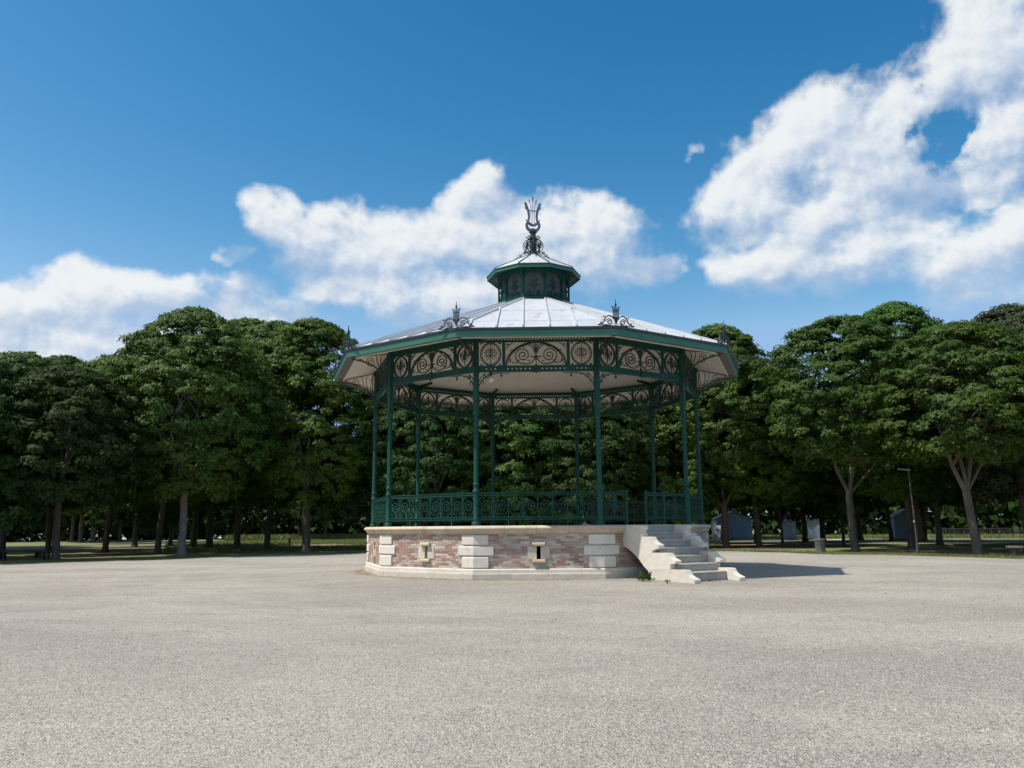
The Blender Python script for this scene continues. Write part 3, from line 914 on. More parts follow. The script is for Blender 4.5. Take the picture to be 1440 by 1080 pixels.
ft = MB(); ft.box((0, 0, .07), (.03, .03, .15)); foot_me = ft.mesh('rail_foot', M['green'])
ZRB, ZRT = 1.50, 2.128
full_hw = HW - .07
tr_full, br_full = rail_mesh(full_hw, ZRT, 'top_rail'), rail_mesh(full_hw, ZRB, 'bottom_rail')
def railing(parent, xc, hw, n, a, meshes=None, name='railing'):
    rl = empty(name, (0, 0, 0), a, parent)
    t, b2 = meshes or (rail_mesh(hw, ZRT, 'top_rail'), rail_mesh(hw, ZRB, 'bottom_rail'))
    link('top_rail', t, rl, (xc, -APC, 0)); link('bottom_rail', b2, rl, (xc, -APC, 0))
    w = 2 * hw / n
    for i in range(n):
        o = link('railing_scroll', un_me, rl, (xc - hw + (i + .5) * w, -APC, ZRB + .087))
        o.scale = (w / .77, 1, (ZRT - ZRB - .087) / .5)
    for i in range(1, n):
        o = link('baluster', bar_me, rl, (xc - hw + i * w, -APC, ZRB + .087)); o.scale = (1, 1, (ZRT - ZRB - .087) / .5)
    for i in range(1, n, 2):
        link('rail_foot', foot_me, rl, (xc - hw + i * w, -APC, SLAB))
    return rl
for k in range(10):
    if k == 1: continue
    railing(band, 0, full_hw, 4, S36[k], (tr_full, br_full))
gp = MB(); gp.box((0, 0, (2.23 - SLAB) / 2), (.05, .05, 2.23 - SLAB)); gp.box((0, 0, 2.235 - SLAB), (.065, .065, .03)); gpost = gp.mesh('gate_post', M['green'])
rl = railing(band, -1.12, .42, 1, S36[1]); link('gate_post', gpost, rl, (-.69, -APC, SLAB))
rl = railing(band, 1.12, .42, 1, S36[1]); link('gate_post', gpost, rl, (.69, -APC, SLAB))
rl = railing(band, .345, .31, 1, S36[1], name='gate'); link('gate_post', gpost, rl, (.02, -APC, SLAB + .02))

# --- roof
roof = empty('roof', (0, 0, 0), 0, band)
RE = 6.642 * AP; ZE = 6.315                    # eaves, apothem and height
RL = 1.20 * AP; ZL = 8.50                      # foot of the lantern
slope = (ZL - ZE) / (RE - RL)
rz = lambda r: ZE + (RE - r) * slope
rows = [RE + .01, 5.36, 3.55, RL]
cuts = [-2.39, -1.71, -1.025, -.342, .342, 1.025, 1.71, 2.39]
def clip_panel(x0, x1, ra, rb):
    """strip x0..x1 between radii ra > rb, cut by the hips |x| < r*tan18"""
    poly = [(x0, ra), (x1, ra), (x1, rb), (x0, rb)]
    for sg in (1, -1):
        out = []
        for i in range(len(poly)):
            p, q = poly[i], poly[(i + 1) % len(poly)]
            dp = p[1] * T18 - .02 - sg * p[0]; dq = q[1] * T18 - .02 - sg * q[0]
            if dp >= 0: out.append(p)
            if (dp >= 0) != (dq >= 0):
                t = dp / (dp - dq); out.append((p[0] + (q[0] - p[0]) * t, p[1] + (q[1] - p[1]) * t))
        poly = out
        if not poly: break
    return poly
pan_me = []
for i in range(len(cuts) - 1):
    for j in range(3):
        poly = clip_panel(cuts[i] + .012, cuts[i + 1] - .012, rows[j], rows[j + 1] + .012)
        ar = abs(sum(p[0] * q[1] - q[0] * p[1] for p, q in zip(poly, poly[1:] + poly[:1]))) / 2 if len(poly) > 2 else 0
        if ar < .02: continue
        lift = [.012, .018, .024][j]
        b = MB(); b.extrude(poly, lambda u, v, d: (u, -v, rz(v) + d), -.01, lift)
        pan_me.append(b.mesh('roof_panel', M['zinc']))
seam_me = []
for x in cuts[1:-1]:
    rtop = max(RL, (abs(x) + .02) / T18)
    b = MB()
    b.hexa([(x - .02, -(RE + .012), rz(RE) - .01), (x + .02, -(RE + .012), rz(RE) - .01), (x + .02, -rtop, rz(rtop) - .01), (x - .02, -rtop, rz(rtop) - .01)],
           [(x - .02, -(RE + .012), rz(RE) + .07), (x + .02, -(RE + .012), rz(RE) + .07), (x + .02, -rtop, rz(rtop) + .075), (x - .02, -rtop, rz(rtop) + .075)])
    seam_me.append(b.mesh('roof_seam', M['zinc']))
b = MB()
ve, vl = 6.642 + .01, 1.20
b.hexa([(-.025, -ve, ZE - .01), (.025, -ve, ZE - .01), (.025, -vl, ZL - .01), (-.025, -vl, ZL - .01)],
       [(-.02, -ve, ZE + .065), (.02, -ve, ZE + .065), (.02, -vl, ZL + .07), (-.02, -vl, ZL + .07)])
hip_me = b.mesh('roof_hip', M['zinc'])
def face_strip(prof, name, mat, sh=.001):
    """outline [(r, z)] carried along one face with mitred ends"""
    n = len(prof); b = MB()
    vs = [(s * (r * T18 - sh), -r, z) for s in (-1, 1) for r, z in prof]
    fs = [tuple(range(n)), tuple(range(2 * n - 1, n - 1, -1))] + [(i, n + i, n + (i + 1) % n, (i + 1) % n) for i in range(n)]
    b.add(vs, fs)
    return b.mesh(name, mat)
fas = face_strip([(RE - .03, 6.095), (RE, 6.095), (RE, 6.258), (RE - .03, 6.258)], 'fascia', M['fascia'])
gut = face_strip([(RE - .12, 6.262), (RE + .028, 6.262), (RE + .036, 6.30), (RE + .036, 6.325), (RE - .02, 6.325), (RE - .12, 6.345)], 'gutter', M['gutter'])
box_ = face_strip([(RE - .28, 6.150), (RE - .033, 6.115), (RE - .033, 6.135), (RE - .28, 6.17)], 'gutter_underside', M['post_metal'])
trm = face_strip([(RE - .315, 6.118), (RE - .284, 6.118), (RE - .284, 6.18), (RE - .315, 6.18)], 'trim', M['trim'])
ZS = lambda r: 6.150 + (RE - .32 - r) * .27 if r > APC else 6.150 + (RE - .32 - APC) * .27 + (APC - r) * .13
sof = face_strip([(RE - .32, ZS(RE - .32)), (RE - .32, ZS(RE - .32) + .04), (APC + .03, ZS(APC + .03) + .04), (APC + .03, ZS(APC + .03))], 'soffit', M['soffit'], .004)
cei = face_strip([(APC - .03, ZS(APC) + .03), (APC - .03, ZS(APC) + .06), (.9, ZS(.9) + .05), (.9, ZS(.9) + .02)], 'ceiling_panel', M['soffit'], .004)
cap = MB(); cap.add([F(a + PI / 10)(0, 1.0, ZS(.9) + .03) for a in S36], [tuple(range(10))]); cap.build('ceiling_boss', M['soffit'], roof)
zt = face_strip([(APC - .028, 6.402), (APC + .028, 6.402), (APC + .028, 6.50), (APC - .028, 6.50)], 'wall_plate', M['green'], .06)
rib = MB()
rib.hexa([(-.03, -(RC - .1), 6.36), (.03, -(RC - .1), 6.36), (.03, -4.6, 6.45), (-.03, -4.6, 6.45)],
         [(-.03, -(RC - .1), 6.50), (.03, -(RC - .1), 6.50), (.03, -4.6, 6.56), (-.03, -4.6, 6.56)])
rib_me = rib.mesh('rafter', M['dark_iron'])
for k in range(10):
    for me in pan_me: link('roof_panel', me, roof, rz=S36[k])
    for me in seam_me: link('roof_seam', me, roof, rz=S36[k])
    link('roof_hip', hip_me, roof, rz=S36[k] + PI / 10)
    link('rafter', rib_me, roof, rz=S36[k] + PI / 10)
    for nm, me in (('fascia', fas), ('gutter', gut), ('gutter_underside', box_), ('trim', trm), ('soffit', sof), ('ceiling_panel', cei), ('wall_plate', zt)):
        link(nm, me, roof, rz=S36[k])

# --- small lyre ornaments on the eave corners
fi = MB()
for sgn in (1, -1):
    X = lambda u, v, d, s=sgn: (s * u, d, v)
    fi.ribbon(bez((.06, .17), (.10, .30), (.30, .30), (.33, .10), 10), .026, .03, X)
    fi.ribbon(bez((.33, .10), (.36, .03), (.45, .02), (.49, .02), 6), .022, .03, X, .012)
    fi.ribbon(spiral(.19, .10, .085, .02, 10, 1.4), .02, .028, X)
    fi.ribbon(bez((.10, .06), (.14, .01), (.22, .0), (.30, .03), 6), .016, .026, X)
    fi.ribbon(spiral(.40, .065, .04, .012, 200, 1.1), .016, .024, X)
    fi.ribbon(bez((.30, .22), (.34, .25), (.37, .23), (.36, .20), 5), .016, .024, X)
    fi.ribbon(bez((.05, .20), (.075, .28), (.055, .34), (.075, .45), 8), .026, .03, X, .018)
    fi.ribbon(bez((.075, .45), (.09, .49), (.10, .50), (.115, .52), 4), .026, .028, X, .01)
    fi.ribbon(bez((.03, .42), (.03, .47), (.04, .50), (.06, .515), 5), .018, .026, X, .008)
    fi.ribbon([(.028, .24), (.028, .42)], .012, .02, X)
fi.ribbon([(0, .0), (0, .10), (0, .12)], .05, .035, XZ, .03)
fi.ribbon([(0, .10), (0, .21)], .06, .04, XZ, .11)
fi.ribbon([(-.085, .40), (.085, .40)], .022, .03, XZ)
fi.ribbon([(-.07, .215), (.07, .215)], .03, .035, XZ)
fi.ribbon([(0, .22), (0, .52)], .014, .022, XZ)
fi.ribbon([(0, .50), (0, .545)], .018, .03, XZ, .05); fi.ribbon([(0, .545), (0, .60)], .05, .03, XZ, .014); fi.ribbon([(0, .60), (0, .70)], .014, .02, XZ, .006)
fi.ribbon([(-.5, .0), (.5, .0)], .02, .03, XZ)
fi_me = fi.mesh('corner_finial', M['dark_iron'])
for k in range(10):
    a = S36[k] + PI / 10
    link('corner_finial', fi_me, band, F(a)(0, 6.60, 6.335), a)

# --- lantern
lan = empty('lantern', (0, 0, 0), 0, band)
RB_ = 1.172; APB = RB_ * AP; HB = RB_ * math.sin(PI / 10)
LZ0, LZ1 = 8.46, 9.55
lw = MB(); lw.add([(-HB + .03, -APB + .05, LZ0), (HB - .03, -APB + .05, LZ0), (HB - .03, -APB + .05, LZ1), (-HB + .03, -APB + .05, LZ1),
                   (-HB + .05, -APB + .08, LZ0), (HB - .05, -APB + .08, LZ0), (HB - .05, -APB + .08, LZ1), (-HB + .05, -APB + .08, LZ1)],
                  [(0, 1, 2, 3), (7, 6, 5, 4), (0, 4, 5, 1), (2, 6, 7, 3)])
lw_me = lw.mesh('lantern_pane', M['lantern_glass'])
lf = MB()
lf.box((0, -APB, LZ0 + .09), (2 * HB - .05, .05, .12)); lf.box((0, -APB, LZ1 - .05), (2 * HB - .05, .05, .12))
for sgn in (1, -1):
    X = lambda u, v, d, s=sgn: (s * u, -APB + d, v)
    lf.ribbon([(HB - .045, LZ0 + .15), (HB - .045, 9.22)], .03, .04, X)
    lf.ribbon(arc(0, 9.20, HB - .045, .27, 0, 90, 8), .03, .04, X)
    lf.add([X(HB - .04, 9.22, -.015), X(HB - .04, 9.48, -.015), X(.1, 9.48, -.015), X(.20, 9.43, -.015), X(.28, 9.34, -.015)], [(0, 1, 2, 3, 4)])
    lf.ribbon(spiral(.15, LZ0 + .29, .085, .018, 250, -1.5), .022, .03, X)
    lf.ribbon(bez((.02, LZ0 + .18), (.06, LZ0 + .2), (.2, LZ0 + .17), (.28, LZ0 + .24), 6), .02, .03, X)
    lf.ribbon(bez((.03, LZ0 + .45), (.06, LZ0 + .6), (.16, LZ0 + .6), (.17, LZ0 + .5), 7), .018, .028, X)
    lf.ribbon(bez((.02, LZ0 + .55), (.05, LZ0 + .7), (.10, LZ0 + .75), (.14, LZ0 + .72), 6), .016, .026, X)
lf.ribbon([(0, LZ0 + .18), (0, LZ0 + .85)], .022, .03, lambda u, v, d: (u, -APB + d, v), .01)
lf_me = lf.mesh('lantern_grille', M['green'])
lp = MB(); lp.box((0, -RB_, (LZ0 + LZ1) / 2), (.055, .055, LZ1 - LZ0)); lp.box((0, -RB_ - .01, LZ0 + .03), (.09, .09, .1))
lp.ribbon(bez((.02, 9.12), (.03, 9.34), (.12, 9.46), (.34, 9.48), 8), .018, .022, lambda u, v, d: (d, -RB_ - u, v))
lp.ribbon(spiral(.14, 9.36, .06, .015, 200, 1.2), .014, .02, lambda u, v, d: (d, -RB_ - u, v))
lp_me = lp.mesh('lantern_post', M['green'])
RLE = 1.568 * AP
le = face_strip([(RLE - .03, 9.475), (RLE, 9.475), (RLE, 9.565), (RLE - .03, 9.565)], 'lantern_fascia', M['fascia'])
lg = face_strip([(RLE - .08, 9.568), (RLE + .015, 9.568), (RLE + .02, 9.60), (RLE - .08, 9.62)], 'lantern_gutter', M['gutter'])
ls = face_strip([(RLE - .033, 9.50), (RLE - .033, 9.52), (APB - .02, 9.58), (APB - .02, 9.56)], 'lantern_soffit', M['dark_iron'], .003)  # near-black colour holds the shadow under the lantern eaves
RA, ZA = .17, 10.34
lr = MB(); z_ = lambda r: 9.60 + (RLE - r) * (ZA - 9.60) / (RLE - RA)
lr.hexa([(-RLE * T18 + .004, -RLE, 9.59), (RLE * T18 - .004, -RLE, 9.59), (RA * T18, -RA, ZA - .02), (-RA * T18, -RA, ZA - .02)],
        [(-RLE * T18 + .004, -RLE, 9.615), (RLE * T18 - .004, -RLE, 9.615), (RA * T18, -RA, ZA + .01), (-RA * T18, -RA, ZA + .01)])
lr_me = lr.mesh('lantern_roof_panel', M['zinc'])
lh = MB(); lh.hexa([(-.018, -1.57, 9.59), (.018, -1.57, 9.59), (.018, -.17, 10.33), (-.018, -.17, 10.33)], [(-.014, -1.57, 9.645), (.014, -1.57, 9.645), (.014, -.17, 10.375), (-.014, -.17, 10.375)])
lh_me = lh.mesh('lantern_roof_hip', M['gutter'])
fl_ = face_strip([(RL - .06, 8.40), (RL + .13, 8.455), (RL + .13, 8.475), (RL - .06, 8.535)], 'lantern_flashing', M['zinc'], .001)
for k in range(10):
    link('lantern_pane', lw_me, lan, rz=S36[k]); link('lantern_grille', lf_me, lan, rz=S36[k])
    link('lantern_post', lp_me, lan, rz=S36[k] + PI / 10); link('lantern_roof_hip', lh_me, lan, rz=S36[k] + PI / 10)
    for nm, me in (('lantern_fascia', le), ('lantern_gutter', lg), ('lantern_soffit', ls), ('lantern_roof_panel', lr_me), ('lantern_flashing', fl_)):
        link(nm, me, lan, rz=S36[k])

# --- crowning lyre on its pedestal
cr = empty('crowning_lyre', (0, 0, 0), 0, band)
MB().lathe([(.20, 10.28), (.19, 10.36), (.13, 10.42), (.115, 10.55), (.10, 10.82), (.085, 10.90), (.12, 10.93), (.13, 10.96), (.095, 10.98), (.09, 11.12), (.135, 11.15), (.14, 11.18), (.10, 11.20)], 8).build('pedestal', M['dark_iron'], cr)
sc_ = MB()
Rz_ = lambda u, v, d: (u, d, v)
sc_.ribbon(bez((.10, 10.42), (.30, 10.44), (.36, 10.62), (.33, 10.74), 9), .022, .03, Rz_)
sc_.ribbon(bez((.33, 10.74), (.29, 10.88), (.16, 10.92), (.10, 10.88), 7), .022, .03, Rz_)
sc_.ribbon(spiral(.215, 10.70, .10, .02, -60, 1.5), .018, .026, Rz_)
sc_.ribbon(bez((.12, 10.86), (.16, 11.0), (.24, 11.02), (.235, 10.95), 7), .018, .026, Rz_, .03)
sc_.ribbon(bez((.14, 10.44), (.30, 10.40), (.38, 10.42), (.42, 10.33), 6), .018, .026, Rz_)
sc_.ribbon(spiral(.45, 10.34, .05, .012, 180, 1.2), .016, .024, Rz_)
sc_.ribbon(bez((.48, 10.29), (.54, 10.28), (.60, 10.22), (.66, 10.16), 5), .016, .024, Rz_, .008)
sc_me = sc_.mesh('pedestal_scroll', M['dark_iron'])
for i in range(8): link('pedestal_scroll', sc_me, cr, rz=R_(45 * i + 4))
ly = MB()
LZ = 11.18
for sgn in (1, -1):
    X = lambda u, v, d, s=sgn: (s * u, d, v + LZ)
    ly.ribbon(bez((.05, .04), (.24, .06), (.25, .28), (.17, .36), 9), .10, .06, X, .075)
    ly.ribbon(bez((.17, .36), (.11, .46), (.13, .66), (.19, .84), 9), .062, .055, X, .075)
    ly.ribbon(bez((.19, .84), (.215, .93), (.22, .98), (.255, 1.05), 6), .075, .05, X, .03)
    ly.ribbon(bez((.20, .80), (.25, .80), (.28, .86), (.26, .90), 5), .03, .04, X)
    ly.ribbon(bez((.225, .93), (.28, .94), (.29, 1.0), (.265, 1.02), 5), .026, .04, X)
    ly.ribbon(bez((.16, .36), (.21, .38), (.24, .42), (.23, .44), 5), .03, .04, X)
    ly.ribbon([(.06, .24), (.06, .80)], .013, .02, X)
    ly.ribbon(bez((.06, .80), (.07, .90), (.09, 1.0), (.115, 1.09), 5), .014, .02, X)
    ly.ribbon([(.11, 1.07), (.122, 1.12), (.135, 1.18)], .045, .03, X, .006)
    ly.ribbon(bez((.0, .22), (.05, .28), (.10, .30), (.14, .34), 6), .05, .045, X, .03)
XL = lambda u, v, d: (u, d, v + LZ)
ly.ribbon([(0, -.02), (0, .12)], .17, .07, XL, .12)
ly.ribbon([(0, .22), (0, 1.18)], .014, .02, XL)
ly.ribbon([(-.16, .76), (.16, .74)], .024, .035, XL)
ly.ribbon([(0, 1.10), (0, 1.16)], .02, .03, XL, .05); ly.ribbon([(0, 1.16), (0, 1.28)], .05, .03, XL, .006)
ly.ribbon([(-.17, .30), (-.07, .22), (.07, .22), (.17, .30)], .045, .04, XL)
o = ly.build('lyre', M['lyre'], cr)
o.rotation_euler = (0, 0, R_(12))

# --- globe lamp hung under the frieze
gl = empty('globe_lamp', (0, 0, 0), PSI)
tag(gl, 'cream opal globe lamp hanging inside below the front frieze', 'lamp')
gx, gy, gz = -1.23, -4.75, 5.27
MB().lathe([(.02, -.105), (.065, -.085), (.10, -.03), (.105, .02), (.085, .07), (.05, .095), (.03, .10)], 14, (gx, gy, gz)).build('globe', M['globe'], gl, True)
MB().tube([(gx, gy, gz + .09), (gx, gy, gz + .2)], .045, 8).build('cap', M['dark_iron'], gl, True)
MB().tube([(gx, gy, gz + .2), (gx, gy, 6.50)], .010, 6).build('rod', M['dark_iron'], gl, True)

# ------------------------------------------------------------------ trees
def quads_mesh(name, verts, mat):
    """verts: (N, 4, 3) array -> mesh of N separate quads"""
    n = len(verts)
    me = bpy.data.meshes.new(name)
    me.vertices.add(4 * n); me.loops.add(4 * n); me.polygons.add(n)
    me.vertices.foreach_set('co', verts.reshape(-1).astype(np.float32))
    me.loops.foreach_set('vertex_index', np.arange(4 * n, dtype=np.int32))
    me.polygons.foreach_set('loop_start', np.arange(0, 4 * n, 4, dtype=np.int32))
    me.update(calc_edges=True)
    me.validate()
    me.materials.append(mat)
    return me


def unit(v): return v / np.maximum(1e-6, np.linalg.norm(v, axis=-1, keepdims=True))


def palmate(c, d, n, size, rng, leaflets=5):
    """palmate leaves: a fan of drooping leaflets from each centre c, along d, with normal n"""
    n = unit(n - (n * d).sum(1, keepdims=True) * d)
    s = np.cross(d, n)
    out = []
    for j in range(leaflets):
        a = (j - (leaflets - 1) / 2) * (1.9 / (leaflets - 1)) + rng.normal(0, .12, len(c))
        ln = size * (1.0 - .28 * abs(j - (leaflets - 1) / 2) / ((leaflets - 1) / 2)) * rng.uniform(.85, 1.15, len(c))
        e = d * np.cos(a)[:, None] + s * np.sin(a)[:, None]
        w = np.cross(e, n) * (ln * (.19 if leaflets == 5 else .27))[:, None]
        mid = c + e * (ln * .62)[:, None] + n * (ln * .04)[:, None]
        tip = c + e * ln[:, None] - n * (ln * .22)[:, None]
        out.append(np.stack([c, mid + w, tip, mid - w], 1))
    return np.concatenate(out)


def crown_mesh(name, seed, R, z0, z1, mat, density=1.0, leaf=.165, flat=.50, rag=.16, low=.55):
    rng = np.random.default_rng(seed)
    Hc = z1 - z0
    ncl = int(5.6 * density * 2 * PI * R * Hc / 2.0)
    # lumps that bulge the outline
    lumps = unit(rng.normal(size=(14, 3)))
    def env(t, th):
        base = np.clip(np.sin(PI * np.clip(t, 0, 1) ** .80), 0, 1) ** flat
        base = np.where(t < .35, np.maximum(base, low + (1 - low) * t / .35 * .9), base)
        d = np.stack([np.cos(th), np.sin(th), (t - .5) * 2], -1)
        d = unit(d)
        b = sum(np.maximum(0, d @ l) ** 6 for l in lumps)
        return R * base * (1 - rag + rag * 1.5 * np.clip(b, 0, 1.1))
    # clumps: most in the shell, some inside
    t = 1 - rng.random(ncl) ** 1.12
    th = rng.random(ncl) * 2 * PI
    sh = np.where(rng.random(ncl) < .8, rng.uniform(.76, 1.04, ncl), rng.uniform(.35, .75, ncl))
    r = env(t, th) * sh
    cc = np.stack([r * np.cos(th), r * np.sin(th), z0 + t * Hc], -1)
    ctr = np.array([0, 0, z0 + .42 * Hc])
    outw = unit((cc - ctr) * np.array([1, 1, .8]))
    cr_ = rng.uniform(.34, .68, ncl)
    npl = int(60 * density)
    L = ncl * npl
    ci = np.repeat(np.arange(ncl), npl)
    # leaves lie on the outer/upper dome of each clump
    u = unit(rng.normal(size=(L, 3)))
    axis = unit(outw + np.array([0, 0, .75]))[ci]
    u = np.where(((u * axis).sum(1) < -.15)[:, None], -u, u)
    pos = cc[ci] + u * (cr_[ci] * rng.uniform(.45, 1.10, L))[:, None] * np.array([1, 1, .55])
    nrm = unit(u * .55 + axis * .55 + np.array([0, 0, .45]) + rng.normal(0, .28, (L, 3)))
    hd = u * np.array([1, 1, 0]) + outw[ci] * .6 + rng.normal(0, .45, (L, 3))
    d = unit(hd - (hd * nrm).sum(1, keepdims=True) * nrm + np.array([0, 0, -.38]))
    q = palmate(pos, d, nrm, leaf * rng.uniform(.7, 1.3, L), rng, 3)
    return quads_mesh(name, q, mat)


def branchy(b, p, d, r, length, depth, rng, n=7):
    """a tapering, slightly crooked limb that splits"""
    pts = [Vector(p)]; rad = [r]
    dd = Vector(d).normalized()
    seg = 5
    for i in range(seg):
        dd = (dd + Vector((rng.uniform(-.16, .16), rng.uniform(-.16, .16), rng.uniform(-.02, .12)))).normalized()
        pts.append(pts[-1] + dd * (length / seg)); rad.append(r * (1 - .5 * (i + 1) / seg))
    b.tube(pts, rad, n)
    if depth > 0:
        for _ in range(rng.choice((2, 2, 3))):
            k = rng.randint(2, seg)
            a = rng.uniform(0, 2 * PI)
            nd = (dd + Vector((math.cos(a) * .75, math.sin(a) * .75, rng.uniform(.0, .4)))).normalized()
            branchy(b, pts[k], nd, rad[k] * .68, length * rng.uniform(.55, .8), depth - 1, rng, max(5, n - 1))


def trunk_mesh(name, seed, r, fork, limbs, mat, H=10.0, lean=(0, 0), deep=2):
    """limbs: list of (direction, radius factor, length)"""
    rng = random.Random(seed)
    b = MB()
    pts = []; rad = []
    for i in range(9):
        t = i / 8
        pts.append((lean[0] * t + rng.uniform(-.03, .03) * (i > 0), lean[1] * t + rng.uniform(-.03, .03) * (i > 0), -.15 + (fork + .15) * t))
        rad.append(r * (1.0 + .55 * max(0, 1 - t * 7) ** 2 - .18 * t + rng.uniform(-.03, .03)))
    b.tube(pts, rad, 11)
    top = pts[-1]
    for d, rf, ln in limbs:
        branchy(b, (top[0], top[1], top[2] - .12), d, rad[-1] * rf, ln, deep, rng, 8)
    return b.mesh(name, mat, True)


def gen_limbs(seed, n, spread, ln):
    rng = random.Random(seed)
    a0 = rng.uniform(0, 6)
    return [((math.cos(a0 + 2 * PI * i / n) * spread, math.sin(a0 + 2 * PI * i / n) * spread, 1.0), rng.uniform(.55, .72), ln * rng.uniform(.85, 1.15)) for i in range(n)]


CR = {   # crown meshes: radius, foot, top
    'a': crown_mesh('crown', 1, 4.3, 3.2, 13.6, M['leaf'], 1.0),
    'b': crown_mesh('crown', 2, 4.1, 3.1, 12.0, M['leaf'], 1.0, flat=.46),
    'c': crown_mesh('crown', 3, 4.6, 3.0, 14.6, M['leaf'], .93, flat=.5),
    'd': crown_mesh('crown', 4, 3.7, 2.9, 10.0, M['leaf'], 1.0, flat=.46),
    'e': crown_mesh('crown', 5, 4.3, 1.9, 12.0, M['leaf_dark'], .95, flat=.5, low=.8),
    'f': crown_mesh('crown', 6, 3.7, 2.6, 11.6, M['leaf_copper'], 1.0, leaf=.15, flat=.55),
    'g': crown_mesh('crown', 7, 1.5, 1.3, 4.6, M['leaf_grey'], 1.0, leaf=.14, flat=.55),
    'h': crown_mesh('crown', 8, 2.1, -.1, 3.2, M['leaf_dark'], 1.0, leaf=.15, flat=.5, low=.95),
}
TK = {
    'p': trunk_mesh('trunk', 21, .225, 3.9, gen_limbs(1, 4, .55, 3.3), M['bark']),
    'q': trunk_mesh('trunk', 22, .20, 3.6, gen_limbs(2, 3, .45, 2.7), M['bark'], lean=(.2, .1)),
    'r': trunk_mesh('trunk', 23, .275, 4.2, gen_limbs(3, 4, .6, 3.4), M['bark'], lean=(-.15, .1)),
    # the three forked trees on the right, limbs as they show under the leaves
    'red': trunk_mesh('trunk', 31, .25, 2.75, [((-.95, -.15, .75), .62, 4.4), ((-.15, -.3, 1), .52, 3.8), ((.55, -.2, 1), .6, 4.2), ((.2, .6, 1), .5, 4.0)], M['bark_red']),
    'fork': trunk_mesh('trunk', 32, .215, 3.05, [((-.52, -.2, 1.3), .66, 3.9), ((.02, -.1, 1.4), .6, 4.2), ((.35, .3, 1.2), .6, 4.0), ((.85, -.3, .9), .42, 3.4)], M['bark'], lean=(-.12, 0)),
    'fork2': trunk_mesh('trunk', 33, .20, 2.8, [((-.62, -.2, 1.25), .68, 3.6), ((-.18, -.25, 1.3), .55, 3.8), ((.32, -.2, 1.35), .64, 3.9), ((.6, .3, 1.1), .5, 3.6)], M['bark'], lean=(-.28, 0)),
    'thin': trunk_mesh('trunk', 34, .11, 1.9, gen_limbs(5, 3, .5, 1.8), M['bark'], deep=1),
}


def tree(x, y, ck, tk, sc, rz, label, name='chestnut_tree', group=None, cat='tree', zs=1.0, czs=1.0, mat=None, rzt=None, lift=0.0, tmat=None):
    o = empty(name, (x, y, GZ), 0)
    tag(o, label, cat, group)
    if tk:
        t = link('trunk', TK[tk], o, rz=rz if rzt is None else rzt); t.scale = (sc, sc, sc * zs)
        if tmat: t.material_slots[0].link = 'OBJECT'; t.material_slots[0].material = tmat
    c = link('crown', CR[ck], o, (0, 0, lift), rz=rz); c.scale = (sc, sc, sc * zs * czs)
    if mat:
        for ob in (c,):
            ob.material_slots[0].link = 'OBJECT'; ob.material_slots[0].material = mat
    return o


# front rows, left
tree(-27.4, 11.4, 'e', 'r', .86, .4, 'dark chestnut cut by the left edge of the picture', mat=M['leaf_dark'], zs=.98)
tree(-23.7, 14.1, 'd', 'q', .95, 1.9, 'shorter dark-leaved chestnut behind the plank bench on the left', mat=M['leaf_dark'])
tree(-19.7, 19.4, 'a', 'p', 1.0, 2.5, 'tall round-topped chestnut with a pale grey trunk on the grass edge', zs=1.02, tmat=M['bark_pale'])
tree(-14.6, 26.3, 'c', 'r', 1.02, .9, 'tall chestnut with the thick dark trunk, next to the lit red-brown soil patch', zs=1.0, mat=M['leaf_fresh'])
tree(-10.2, 29.5, 'b', 'p', 1.08, 4.0, 'chestnut whose crown shows just past the left eaves of the bandstand', zs=1.02, mat=M['leaf_fresh'])
tree(-18.5, 30.5, 'c', 'q', 1.06, 5.1, 'chestnut with a straight slim dark trunk left of the thick-trunked one', zs=1.02)
tree(-21.5, 33.1, 'a', 'p', 1.08, 3.3, 'chestnut second in line behind the pale grey trunk, dark stem over lit lawn', zs=1.14)
tree(-23.8, 25.4, 'a', 'q', 1.0, 0.2, 'chestnut standing between the bench tree and the pale grey trunk, one row back')
# front rows, right
tree(12.4, 29.0, 'c', 'red', .98, 1.2, 'chestnut with reddish forked trunk just beyond the staircase', zs=1.0, rzt=0, lift=1.6, czs=.92)
tree(16.9, 18.6, 'b', 'fork', 1.0, 2.2, 'chestnut with grey trunk forking into pale limbs, behind the concrete bin', zs=1.04, rzt=0, lift=1.9, czs=.86)
tree(20.1, 12.3, 'd', 'fork2', 1.04, .3, 'chestnut with Y-forked grey trunk beside the stone bench on the right', rzt=0, lift=1.7, czs=.86)
tree(22.5, 24.5, 'c', 'p', .98, 4.2, 'tallest chestnut on the right, its domed top rising behind two others', zs=1.04)
tree(24.4, 15.6, 'f', 'r', 1.04, 1.0, 'very dark-leaved tree at the right edge of the picture', name='dark_leaved_tree', zs=1.02)
tree(15.0, 30.5, 'b', 'q', 1.02, 3.0, 'chestnut with thick black trunk beside the reddish one')
tree(17.0, 32.2, 'a', 'thin', 1.0, .6, 'small-stemmed tree between the black trunk and the electric cabinet', name='slim_tree', zs=.9)
tree(21.5, 33.0, 'g', 'thin', 1.1, 1.0, 'small grey-green tree with hanging leaves near the pale blue cabin', name='young_tree', zs=1.35)
# behind the bandstand
for i, (x, y, ck, s, r, w) in enumerate(((-6.5, 27.5, 'e', .98, .5, 'left pair of rear columns'), (-1.5, 29.0, 'e', 1.0, 2.0, 'front left column'),
                                         (3.6, 27.8, 'e', .97, 3.9, 'middle of the bandstand'), (8.3, 30.0, 'e', 1.0, 5.2, 'right rear columns'))):
    tree(x, y, ck, 'pqrp'[i], s, r, 'low-branching chestnut seen through the bandstand, behind its ' + w, zs=1.0, mat=M['leaf'] if i in (1, 3) else None)

